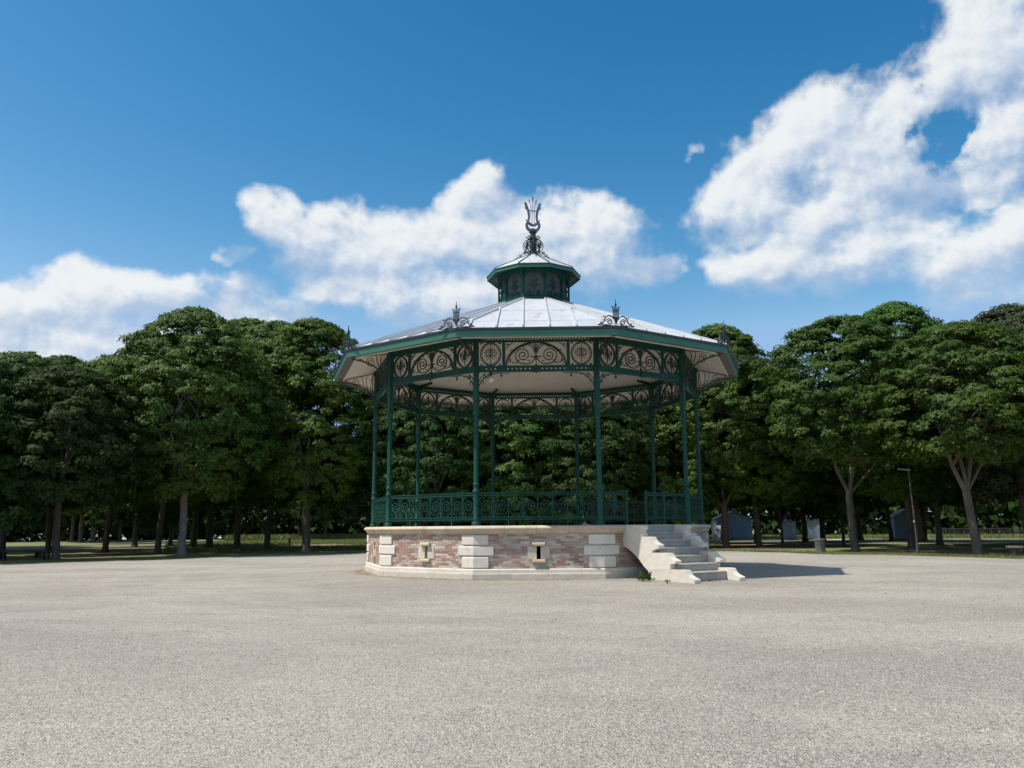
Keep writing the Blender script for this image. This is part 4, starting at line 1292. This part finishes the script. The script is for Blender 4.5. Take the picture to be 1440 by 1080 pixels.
# deeper rows: one can tell the stems apart but not much else
rg = random.Random(17)
placed = [(-28.6, 11), (-23.7, 14.1), (-19.7, 19.4), (-14.6, 26.3), (-10.2, 29.5), (-18.5, 30.5), (-21.5, 33.1), (-23.8, 25.4), (12.4, 29), (16.9, 18.6), (20.1, 12.3),
          (22.5, 24.5), (25.6, 14.2), (15, 30.5), (17, 32.2), (21.5, 33), (-6.5, 27.5), (-1.5, 29), (3.6, 27.8), (8.3, 30)]
explicit = [(-25.5, 38.3), (-28.1, 41.4), (-32.9, 48.1), (-35.2, 46.1), (-46.3, 62.6), (-52.8, 78.5), (-53.9, 74.0), (-55.8, 74.8), (-60.9, 81.9), (-32.6, 88.0), (-28.5, 86.0),
            (23.0, 46.2), (24.3, 45.6), (30.4, 46.4), (33.2, 46.4), (30.1, 40.0), (36.4, 44.0), (15.2, 59.3), (18.3, 56.5), (29.6, 51.3), (-30.5, 20.5), (-34.0, 15.0), (-29.0, 29.0), (28.5, 22.0), (31.5, 15.5), (27.2, 31.0)]  # the trees just left of the cabins are added to keep them in shade
cand = list(explicit)
for i in range(-9, 9):
    for j in range(0, 9):
        x = i * 7.2 + (j % 2) * 3.6 + rg.uniform(-.9, .9); y = 20 + j * 7.0 + rg.uniform(-.9, .9)
        cand.append((x, y))
grove = []
for n_, (x, y) in enumerate(cand):
    ex = n_ < len(explicit)
    ang = math.degrees(math.atan2(x, y + CAM_D))
    if not ex:
        if abs(ang) > 37 or math.hypot(x, y) < edge_r(math.degrees(math.atan2(y, x))) + 5: continue
        if 28 < y < 84 and (-22 if y < 40 else -30) < ang < -7.0: continue   # sunlit clearing on the left
        if x > 12 and 47 < y < 68: continue                             # path with the cabins
        if y > 60 and -9 < ang < 30: continue
        if y > 52 and ang < -21: continue
        if min(math.hypot(x - px, y - py) for px, py in placed) < 5.2: continue
    placed.append((x, y))
    grove.append((ang, x, y))
ORD = ['first', 'second', 'third', 'fourth', 'fifth', 'sixth', 'seventh', 'eighth', 'ninth', 'tenth', 'eleventh', 'twelfth', 'thirteenth',
       'fourteenth', 'fifteenth', 'sixteenth', 'seventeenth', 'eighteenth', 'nineteenth', 'twentieth']
WHERE = {('left', 'inner'): 'dark-stemmed chestnut inside the left grove, {} of its near stems from the left',
         ('left', 'far'): 'distant black stem of the left grove against the bright road, {} from the left',
         ('right', 'inner'): 'dark-stemmed chestnut inside the right grove, {} of its near stems from the left',
         ('right', 'far'): 'black-stemmed tree by the pale cabins, some added to shade them, {} of them from the left',
         ('middle', 'inner'): 'shaded chestnut in the rows behind the bandstand, {} from the left',
         ('middle', 'far'): 'tree at the very back behind the bandstand, {} from the left'}
count = {}
for ang, x, y in sorted(grove):
    ck = rg.choice('abca') if y < 45 else rg.choice('abe')
    dark = rg.random() < .35
    sd = 'left' if x < -8 else ('right' if x > 10 else 'middle')
    far = 'far' if y > 50 else 'inner'
    px = 755 + math.tan(R_(ang)) * 1150                                 # keep the skyline as the photograph has it
    sky_y = 525 if px < 150 else (460 if px < 500 else (505 if px < 990 else (492 if px < 1110 else (468 if px < 1300 else 480))))
    top = {'a': 13.6, 'b': 12.0, 'c': 14.6, 'e': 12.0}[ck]
    sc1 = rg.uniform(.94, 1.08)
    hz_ = min(1.08, ((738 - sky_y) / 1167 * math.hypot(x, y + CAM_D) + 1.4) / (top * sc1))
    k = count[(sd, far)] = count.get((sd, far), -1) + 1
    tree(x, y, ck, rg.choice('pqr'), sc1, rg.uniform(0, 6.28), WHERE[(sd, far)].format(ORD[k]), group=f'{far} grove trees, {sd}',
         mat=M['leaf_dark'] if dark else None, zs=hz_)

# shrubs under the trees behind the bandstand and along the back
for i, (x, y, s, lab) in enumerate(((-5.0, 33.5, .8, 'leafy shrub seen low through the left bays of the bandstand'),
                                    (0.8, 34.5, .75, 'leafy shrub seen low through the front bay of the bandstand'),
                                    (6.0, 33.8, .7, 'leafy shrub seen low through the bay beside the gate'))):
    o = empty('shrub', (x, y, GZ), 0); tag(o, lab, 'shrub', 'shrubs behind the bandstand')
    c = link('foliage', CR['h'], o, rz=i * 1.3); c.scale = (s * 1.2, s * 1.1, s)

# far wood that closes the view, and the rough meadow before it
rng = np.random.default_rng(77)
n = 36000
ang = rng.uniform(-40, 40, n) * PI / 180
dist = rng.uniform(118, 140, n)
x = dist * np.sin(ang) * 1.12; y = dist * np.cos(ang) * .95 - 14
ht = 13 + 2.2 * np.sin(ang * 37) + 1.6 * np.sin(ang * 83 + 1) + 1.2 * np.sin(ang * 171)
z = GZ + ht * rng.random(n) ** .8
nr = unit(np.stack([rng.normal(0, .6, n), -1 + rng.normal(0, .5, n), .7 + rng.normal(0, .4, n)], -1))
dd = unit(np.cross(nr, rng.normal(size=(n, 3))))
q = palmate(np.stack([x, y, z], -1), dd, nr, rng.uniform(.8, 1.5, n), rng, 3)
tag(link('far_wood', quads_mesh('far_wood', q, M['leaf_dark'])), 'far belt of dense green trees closing the view behind the grove', 'wood', kind='stuff')


def grass_patch(name, pts, hts, mat, label, seed=1):
    """upright three-blade tufts at pts (N, 2)"""
    rng = np.random.default_rng(seed)
    n = len(pts)
    out = []
    for k in range(3):
        a = rng.uniform(0, 2 * PI, n); ln = rng.uniform(.1, .55, n)
        h = hts * rng.uniform(.6, 1.2, n)
        base = np.stack([pts[:, 0] + rng.normal(0, .02, n), pts[:, 1] + rng.normal(0, .02, n), np.full(n, GZ - .01)], -1)
        lean = np.stack([np.cos(a), np.sin(a), np.zeros(n)], -1)
        w = np.stack([-np.sin(a), np.cos(a), np.zeros(n)], -1) * (np.minimum(h * .10, .035))[:, None]
        up = np.array([0, 0, 1.0])
        mid = base + up * (h * .55)[:, None] + lean * (h * ln * .35)[:, None]
        tip = base + up * h[:, None] + lean * (h * ln)[:, None]
        out.append(np.stack([base - w, base + w, mid + w * .8, tip], 1))
    return tag(link(name, quads_mesh(name, np.concatenate(out), mat)), label, 'grass', kind='stuff')


rng = np.random.default_rng(5)
# verge: a belt just outside the plaza edge
n = 30000
a = rng.uniform(15, 160, n)
er = np.array([edge_r(v) for v in a])
off = np.abs(rng.normal(0, 1.0, n)) * 1.6 - .12
sel = (np.sin(a * .9) + np.sin(a * 2.3) + rng.normal(0, .8, n)) > -.7
rr = (er + off)[sel]; aa = np.radians(a[sel])
grass_patch('verge_grass', np.stack([rr * np.cos(aa), rr * np.sin(aa)], -1), rng.uniform(.05, .12, sel.sum()), M['grass'],
            'short grass along the edge of the gravel under the trees', 2)
n = 26000                                     # clearing on the left
ang = np.radians(rng.uniform(-24, -8, n)); dist = rng.uniform(56, 112, n)
keep = np.hypot((dist * np.sin(ang) + 19) / 3.2, (dist * np.cos(ang) - CAM_D - 45.5) / 5.2) > 1
ang = ang[keep]; dist = dist[keep]; n = len(ang)
grass_patch('clearing_grass', np.stack([dist * np.sin(ang), dist * np.cos(ang) - CAM_D], -1), rng.uniform(.08, .2, n), M['grass'], 'sunlit lawn in the clearing of the left grove', 3)
n = 16000                                     # tall meadow
ang = np.radians(rng.uniform(-20.5, 0, n)); dist = rng.uniform(114, 134, n)
grass_patch('meadow_grass', np.stack([dist * np.sin(ang), dist * np.cos(ang) - CAM_D], -1), rng.uniform(.35, .8, n), M['grass'], 'tall sunlit meadow grass beyond the grove', 4)
n = 6000
ang = np.radians(rng.uniform(8, 34, n)); dist = rng.uniform(91, 99, n)
grass_patch('hedge_grass', np.stack([dist * np.sin(ang), dist * np.cos(ang) - CAM_D], -1), rng.uniform(.2, .5, n), M['grass'], 'rough green growth behind the pale cabins', 6)

# ------------------------------------------------------------------ things under and beyond the trees
def bench(x, y, rz, L, label, seat_m, leg_m, slab=False):
    o = empty('bench', (x, y, GZ), rz)
    tag(o, label, 'bench')
    for i in range(1 if slab else 3):
        b = MB(); b.box((0, 0 if slab else (i - 1) * .145, .43), (L, .44 if slab else .125, .085 if slab else .045))
        b.build('seat' if slab else 'plank', seat_m, o)
    for sx in ((-.42, .42) if L < 2.2 else (-.44, -.36, .36, .44)):
        b = MB(); b.box((sx * L, 0, .19), (.07, .36, .40)); b.box((sx * L, 0, .03), (.11, .42, .06)); b.build('leg', leg_m, o)
    return o
bench(-25.75, 14.9, R_(14), 2.5, 'dark plank bench in the shade at the far left edge of the gravel', M['bench_dark'], M['bench_dark'])
bench(-27.4, 17.2, R_(14), 2.2, 'second dark bench set back behind the plank bench on the left', M['bench_dark'], M['bench_dark'])
bench(21.25, 10.1, R_(-6), 1.9, 'pale stone-topped bench on the gravel at the right edge', M['bench_wood'], M['post_metal'], True)

o = tag(empty('litter_bin', (14.8, 17.8, GZ), 0), 'round concrete litter bin on the grass edge right of the staircase', 'bin')
MB().lathe([(.24, 0), (.25, .06), (.26, .60), (.275, .62), (.275, .70), (.25, .715), (.21, .715), (.20, .60)], 18).build('body', M['concrete'], o, True)
MB().lathe([(.262, .42), (.267, .425), (.268, .465), (.264, .47)], 18, caps=False).build('band', M['post_metal'], o, True)
MB().lathe([(.205, .56), (.19, .57), (.05, .572)], 16).build('liner', M['dark'], o)

o = tag(empty('street_lamp', (18.0, 13.7, GZ), 0), 'slim dark street lamp with flat head between the two forked trees', 'street lamp')
MB().tube([(0, 0, -.05), (0, 0, .5), (-.04, 0, 2.2), (-.10, 0, 3.98)], [.055, .048, .038, .028], 10).build('pole', M['post_metal'], o, True)
MB().lathe([(.11, 0), (.11, .02), (.07, .06), (.07, .5)], 12).build('base_plate', M['post_metal'], o, True)
b = MB(); b.hexa([(-.56, -.09, 4.02), (-.02, -.05, 3.95), (-.02, .05, 3.95), (-.56, .09, 4.02)], [(-.56, -.08, 4.06), (-.02, -.04, 4.03), (-.02, .04, 4.03), (-.56, .08, 4.06)])
b.build('lamp_head', M['grey_metal'], o)
b = MB(); b.box((-.078, -.05, 1.55), (.07, .02, .11)); b.build('sticker_plate', M['white'], o)

o = tag(empty('street_lamp', (-66.0, 104.0, GZ), 0), 'thin pale lamp post far off beyond the left grove', 'street lamp')
MB().tube([(0, 0, 0), (0, 0, 3.3)], [.09, .06], 8).build('pole', M['grey_metal'], o, True)
MB().lathe([(.08, 3.3), (.26, 3.42), (.24, 3.62), (.05, 3.75)], 10).build('lamp_head', M['white'], o, True)

o = tag(empty('bollard', (-15.8, 26.6, GZ), 0), 'thin dark post beside the thick-trunked chestnut', 'post')
MB().lathe([(.12, 0), (.12, .08), (.055, .12), (.05, .74), (.085, .76), (.09, .80), (.05, .86)], 10).build('post', M['post_metal'], o, True)
MB().lathe([(.088, .60), (.092, .62), (.092, .66), (.088, .68)], 10).build('collar', M['rubber'], o, True)


def cabin(x, y, rz, w, d, h, ridge, label, wall=None, door=True, boards=7):
    o = tag(empty('garden_cabin', (x, y, GZ), rz), label, 'cabin', 'pale cabins beyond the trees')
    wm = wall or M['chalet']
    bw = w / boards
    for i in range(boards):                     # vertical front boards under the gable
        x0 = -w / 2 + i * bw + .006; x1 = x0 + bw - .012
        zt = lambda xx: h + ridge * (1 - abs(xx) / (w / 2))
        b = MB()
        b.hexa([(x0, -d / 2, .10), (x1, -d / 2, .10), (x1, -d / 2 + .04, .10), (x0, -d / 2 + .04, .10)],
               [(x0, -d / 2, zt(x0)), (x1, -d / 2, zt(x1)), (x1, -d / 2 + .04, zt(x1)), (x0, -d / 2 + .04, zt(x0))])
        b.build('board', wm, o)
    b = MB()
    pr = [(-w / 2 + .01, .05), (w / 2 - .01, .05), (w / 2 - .01, h - .02), (0, h + ridge - .03), (-w / 2 + .01, h - .02)]
    b.extrude(pr, lambda u, v, dd: (u, dd, v), -d / 2 + .045, d / 2); b.build('wall', wm, o)
    for sg in (1, -1):
        b = MB(); ov = .16
        e = (w / 2 + ov); ez = h - ridge * ov / (w / 2)
        b.hexa([(0, -d / 2 - .15, h + ridge), (sg * e, -d / 2 - .15, ez), (sg * e, d / 2 + .1, ez), (0, d / 2 + .1, h + ridge)],
               [(0, -d / 2 - .15, h + ridge + .07), (sg * e, -d / 2 - .15, ez + .07), (sg * e, d / 2 + .1, ez + .07), (0, d / 2 + .1, h + ridge + .07)])
        b.build('roof_slab', M['chalet_roof'], o)
    b = MB(); b.box((0, -.02, .045), (w + .1, d + .12, .09)); b.build('footing', M['post_metal'], o)
    if door:
        b = MB(); b.box((w * .12, -d / 2 - .012, .95), (.62, .02, 1.6)); dr = b.build('door', wm, o)
        b = MB(); b.box((w * .12 + .24, -d / 2 - .035, .95), (.03, .03, .12)); b.build('handle', M['post_metal'], dr)
    return o
cabin(27.0, 57.0, R_(4), 1.25, 1.5, 1.85, .48, 'narrow pale blue gabled cabin seen left of the forked grey trunk', boards=6, door=False)
cabin(25.2, 58.0, R_(4), .9, 1.3, 1.85, .4, 'pale blue cabin mostly hidden by a black trunk, left of the narrow cabin', boards=4, door=False)
cabin(34.0, 52.0, R_(-10), 2.3, 2.4, 2.05, .70, 'larger pale blue cabin behind the street lamp on the right', boards=9)
cabin(20.4, 62.0, R_(2), 3.6, 2.4, 2.1, .75, 'wide blue-grey cabin in shade beside the reddish trunk', boards=13)
cabin(-57.5, 98.0, R_(8), 1.3, 1.6, 1.9, .25, 'grey-white cabin by the road seen between stems on the left', wall=M['grey_metal'], boards=5, door=False)
cabin(5.4, 68.0, R_(0), 2.2, 2.0, 1.35, .45, 'white cabin glimpsed through the railing beside the front right column', wall=M['white'], boards=8, door=False)

o = tag(empty('electric_cabinet', (26.7, 64.0, GZ), R_(4)), 'grey electric cabinet with a white notice beyond the right grove', 'cabinet')
b = MB(); b.box((0, 0, .52), (.98, .5, 1.0)); b.build('body', M['grey_metal'], o)
b = MB(); b.box((0, 0, 1.06), (1.1, .62, .08)); b.build('lid', M['white'], o)
for sx in (-.24, .24):
    b = MB(); b.box((sx, -.256, .52), (.45, .014, .9)); d = b.build('door', M['grey_metal'], o)
    b = MB(); b.box((sx * .3, -.27, .52), (.03, .02, .12)); b.build('handle', M['post_metal'], d)
b = MB(); b.box((-.24, -.268, .70), (.24, .008, .26)); b.build('notice', M['white'], o)

o = tag(empty('notice_board', (16.1, 49.1, GZ), R_(-6)), 'tilted pale board on a low stand beside the reddish trunk', 'board')
b = MB(); b.hexa([(-.28, 0, .15), (.28, 0, .15), (.28, .03, .15), (-.28, .03, .15)], [(-.16, .25, 1.45), (.40, .25, 1.45), (.40, .28, 1.45), (-.16, .28, 1.45)]); b.build('panel', M['white'], o)
for sx in (-.22, .26):
    b = MB(); b.tube([(sx, .02, 0), (sx + .04, .06, .4)], .025, 6); b.build('leg', M['post_metal'], o)
b = MB(); b.tube([(.1, .7, 0), (.1, .26, 1.2)], .025, 6); b.build('strut', M['post_metal'], o)


def bar_fence(x0, y0, x1, y1, h, label, step, mat):
    L = math.hypot(x1 - x0, y1 - y0)
    o = tag(empty('metal_fence', (x0, y0, GZ), math.atan2(y1 - y0, x1 - x0)), label, 'fence')
    b = MB(); b.box((L / 2, 0, h - .03), (L, .05, .05)); b.build('top_rail', mat, o)
    b = MB(); b.box((L / 2, 0, .14), (L, .04, .04)); b.build('bottom_rail', mat, o)
    bm = MB(); bm.box((0, 0, h / 2 + .05), (.03, .03, h - .17)); me = bm.mesh('bar', mat)
    pm = MB(); pm.box((0, 0, h / 2), (.07, .07, h)); pme = pm.mesh('post', mat)
    n = int(L / step)
    for i in range(n + 1):
        link('post' if i % 10 == 0 else 'bar', pme if i % 10 == 0 else me, o, (i * L / n, 0, 0))
    return o
bar_fence(38.7, 56.0, 48.5, 54.0, 1.0, 'grey bar fence behind the pale path on the right', .16, M['post_metal'])
bar_fence(-86, 95.0, -62, 93.0, 1.2, 'thin wire fence along the bright road on the far left', .6, M['grey_metal'])

o = tag(empty('parked_van', (-84.0, 121.0, GZ), R_(6)), 'white van parked on the bright road beyond the left grove', 'van')
b = MB(); b.extrude([(-2.4, .35), (2.3, .35), (2.35, .95), (1.75, 1.15), (1.25, 1.95), (-2.35, 2.0), (-2.42, 1.2)], lambda u, v, d: (u, d, v), -.9, .9); b.build('body', M['white'], o)
b = MB(); b.hexa([(1.12, -.915, 1.15), (.45, -.915, 1.15), (.45, -.905, 1.15), (1.12, -.905, 1.15)], [(.98, -.915, 1.75), (.45, -.915, 1.75), (.45, -.905, 1.75), (.98, -.905, 1.75)]); b.build('window', M['glass'], o)
b = MB(); b.hexa([(1.29, -.8, 1.90), (1.29, .8, 1.90), (1.72, .8, 1.20), (1.72, -.8, 1.20)], [(1.31, -.8, 1.91), (1.31, .8, 1.91), (1.74, .8, 1.21), (1.74, -.8, 1.21)]); b.build('windscreen', M['glass'], o)
for wx in (-1.5, 1.5):
    for wy in (-.82, .82):
        b = MB(); b.tube([(wx, wy - .1, .33), (wx, wy + .1, .33)], .33, 14); wq = b.build('wheel', M['rubber'], o, True)
        b = MB(); b.tube([(wx, wy - .11, .33), (wx, wy + .11, .33)], .18, 12); b.build('hub', M['grey_metal'], wq, True)

o = tag(empty('play_slide', (-63.5, 101.0, GZ), R_(10)), 'teal slide-like frame far off between stems on the left', 'slide')
b = MB(); b.hexa([(-1.6, -.3, 2.2), (-1.6, .3, 2.2), (1.3, .3, .3), (1.3, -.3, .3)], [(-1.6, -.3, 2.32), (-1.6, .3, 2.32), (1.3, .3, .42), (1.3, -.3, .42)]); b.build('chute', M['teal'], o)
for px, hh in ((-1.6, 2.3), (-1.0, 1.9), (1.1, .5)):
    for py in (-.3, .3):
        b = MB(); b.tube([(px, py, 0), (px, py, hh)], .05, 6); b.build('leg', M['grey_metal'], o)

# ------------------------------------------------------------------ small stuff on the ground
rng = np.random.default_rng(9)
def pebbles(name, xy, size, mat, label):
    n = len(xy)
    r = np.hypot(xy[:, 0], xy[:, 1])
    t = np.clip((r - 5.6) / 4.5, 0, 1); zz = -.10 * t * t * (3 - 2 * t)
    a = rng.uniform(0, 2 * PI, n)
    s = size
    ax = np.stack([np.cos(a), np.sin(a), np.zeros(n)], -1) * (s * rng.uniform(.8, 1.4, n))[:, None]
    bx = np.stack([-np.sin(a), np.cos(a), np.zeros(n)], -1) * (s * rng.uniform(.6, 1.0, n))[:, None]
    up = np.stack([rng.normal(0, .2, n), rng.normal(0, .2, n), np.ones(n)], -1) * (s * rng.uniform(.5, .9, n))[:, None]
    c = np.stack([xy[:, 0], xy[:, 1], zz], -1)
    v = np.stack([c + ax, c + bx, c - ax, c - bx, c + up], 1)
    f = np.array([(0, 1, 4), (1, 2, 4), (2, 3, 4), (3, 0, 4)])
    idx = (np.arange(n)[:, None, None] * 5 + f[None]).reshape(-1)
    me = bpy.data.meshes.new(name)
    me.vertices.add(5 * n); me.loops.add(len(idx)); me.polygons.add(len(idx) // 3)
    me.vertices.foreach_set('co', v.reshape(-1).astype(np.float32))
    me.loops.foreach_set('vertex_index', idx.astype(np.int32))
    me.polygons.foreach_set('loop_start', np.arange(0, len(idx), 3, dtype=np.int32))
    me.update(calc_edges=True); me.validate()
    me.materials.append(mat)
    return tag(link(name, me), label, 'gravel', kind='stuff')
n = 95000
dist = 4.3 + 15 * rng.random(n) ** 1.35
ang = np.radians(rng.uniform(-36, 34, n))
xy = np.stack([dist * np.sin(ang), dist * np.cos(ang) - CAM_D], -1)
M['pebble'] = leaf_material('pebble', (0.20, 0.18, 0.155), (0.60, 0.545, 0.465), (0.44, 0.40, 0.34), transl=0.0, rough=0.95, spec=0.1)
pebbles('loose_gravel', xy, rng.uniform(.0035, .0085, n) * (1 + (rng.random(n) ** 20) * 1.4), M['pebble'], 'loose grey and cream chippings scattered over the plaza')


# dry leaves and twigs on the gravel, thicker at the foot of the stairs and along the plinth
def litter(name, xy, size, mat, label, cat):
    n = len(xy)
    r = np.hypot(xy[:, 0], xy[:, 1]); t = np.clip((r - 5.6) / 4.5, 0, 1); zz = -.10 * t * t * (3 - 2 * t) + .004
    a = rng.uniform(0, 2 * PI, n)
    ax = np.stack([np.cos(a), np.sin(a), rng.normal(0, .25, n)], -1) * size[:, None]
    bx = np.stack([-np.sin(a), np.cos(a), rng.normal(0, .25, n)], -1) * (size * rng.uniform(.25, .6, n))[:, None]
    c = np.stack([xy[:, 0], xy[:, 1], zz + size * .25], -1)
    return tag(link(name, quads_mesh(name, np.stack([c - ax, c - bx, c + ax, c + bx + np.array([0, 0, .006])], 1), mat)), label, cat, kind='stuff')
n = 700
dist = 5 + 30 * rng.random(n) ** .9; ang = np.radians(rng.uniform(-33, 32, n))
far = np.stack([dist * np.sin(ang), dist * np.cos(ang) - CAM_D], -1)
far = far[np.hypot(far[:, 0], far[:, 1]) > 8]
ca, sa = math.cos(R_(36) + PSI), math.sin(R_(36) + PSI)
tt = rng.uniform(-.95, 1.1, 130); rr = 7.14 + np.abs(rng.normal(0, .18, 130))
foot = np.stack([tt * ca + rr * sa, tt * sa - rr * ca], -1)
th = rng.uniform(-2.2, .45, 260); rp_ = 5.50 + np.abs(rng.normal(0, .14, 260))
pl = np.stack([rp_ * np.sin(th), -rp_ * np.cos(th)], -1)
xy = np.concatenate([far, foot, pl])
litter('dry_leaves', xy, np.concatenate([rng.uniform(.007, .016, len(far)) * np.clip(np.hypot(far[:, 0], far[:, 1] + CAM_D) / 12, .6, 1.6), rng.uniform(.015, .04, 130), rng.uniform(.012, .03, 260)]), M['debris'],
       'brown dry leaves and bits scattered on the gravel and at the stair foot', 'dry leaves')

def weed(x, y, s, label, seed):
    rg2 = np.random.default_rng(seed)
    n = 46
    u = unit(rg2.normal(size=(n, 3)) * np.array([1, 1, .5])); u[:, 2] = np.abs(u[:, 2])
    pos = u * s * rg2.uniform(.2, 1, n)[:, None] * np.array([1, .7, .7]) + np.array([0, 0, .02])
    q = palmate(pos, unit(u + np.array([0, 0, .3])), unit(rg2.normal(0, .4, (n, 3)) + np.array([0, 0, 1])), rg2.uniform(.3, .6, n) * s, rg2, 3)
    o = tag(empty('weed', (x, y, 0), 0), label, 'weed')
    link('leaves', quads_mesh('leaves', q, M['weed']), o)
    st = MB()
    for k in range(4): st.tube([(0, 0, -.03), tuple(np.array(pos[k]) * .9)], .005, 4)
    st.build('stem', M['weed'], o)
weed(2.62, -6.02, .20, 'green weed growing under the curved side of the staircase', 3)
weed(3.05, -6.75, .07, 'low line of weeds at the base of the stair side wall', 5)
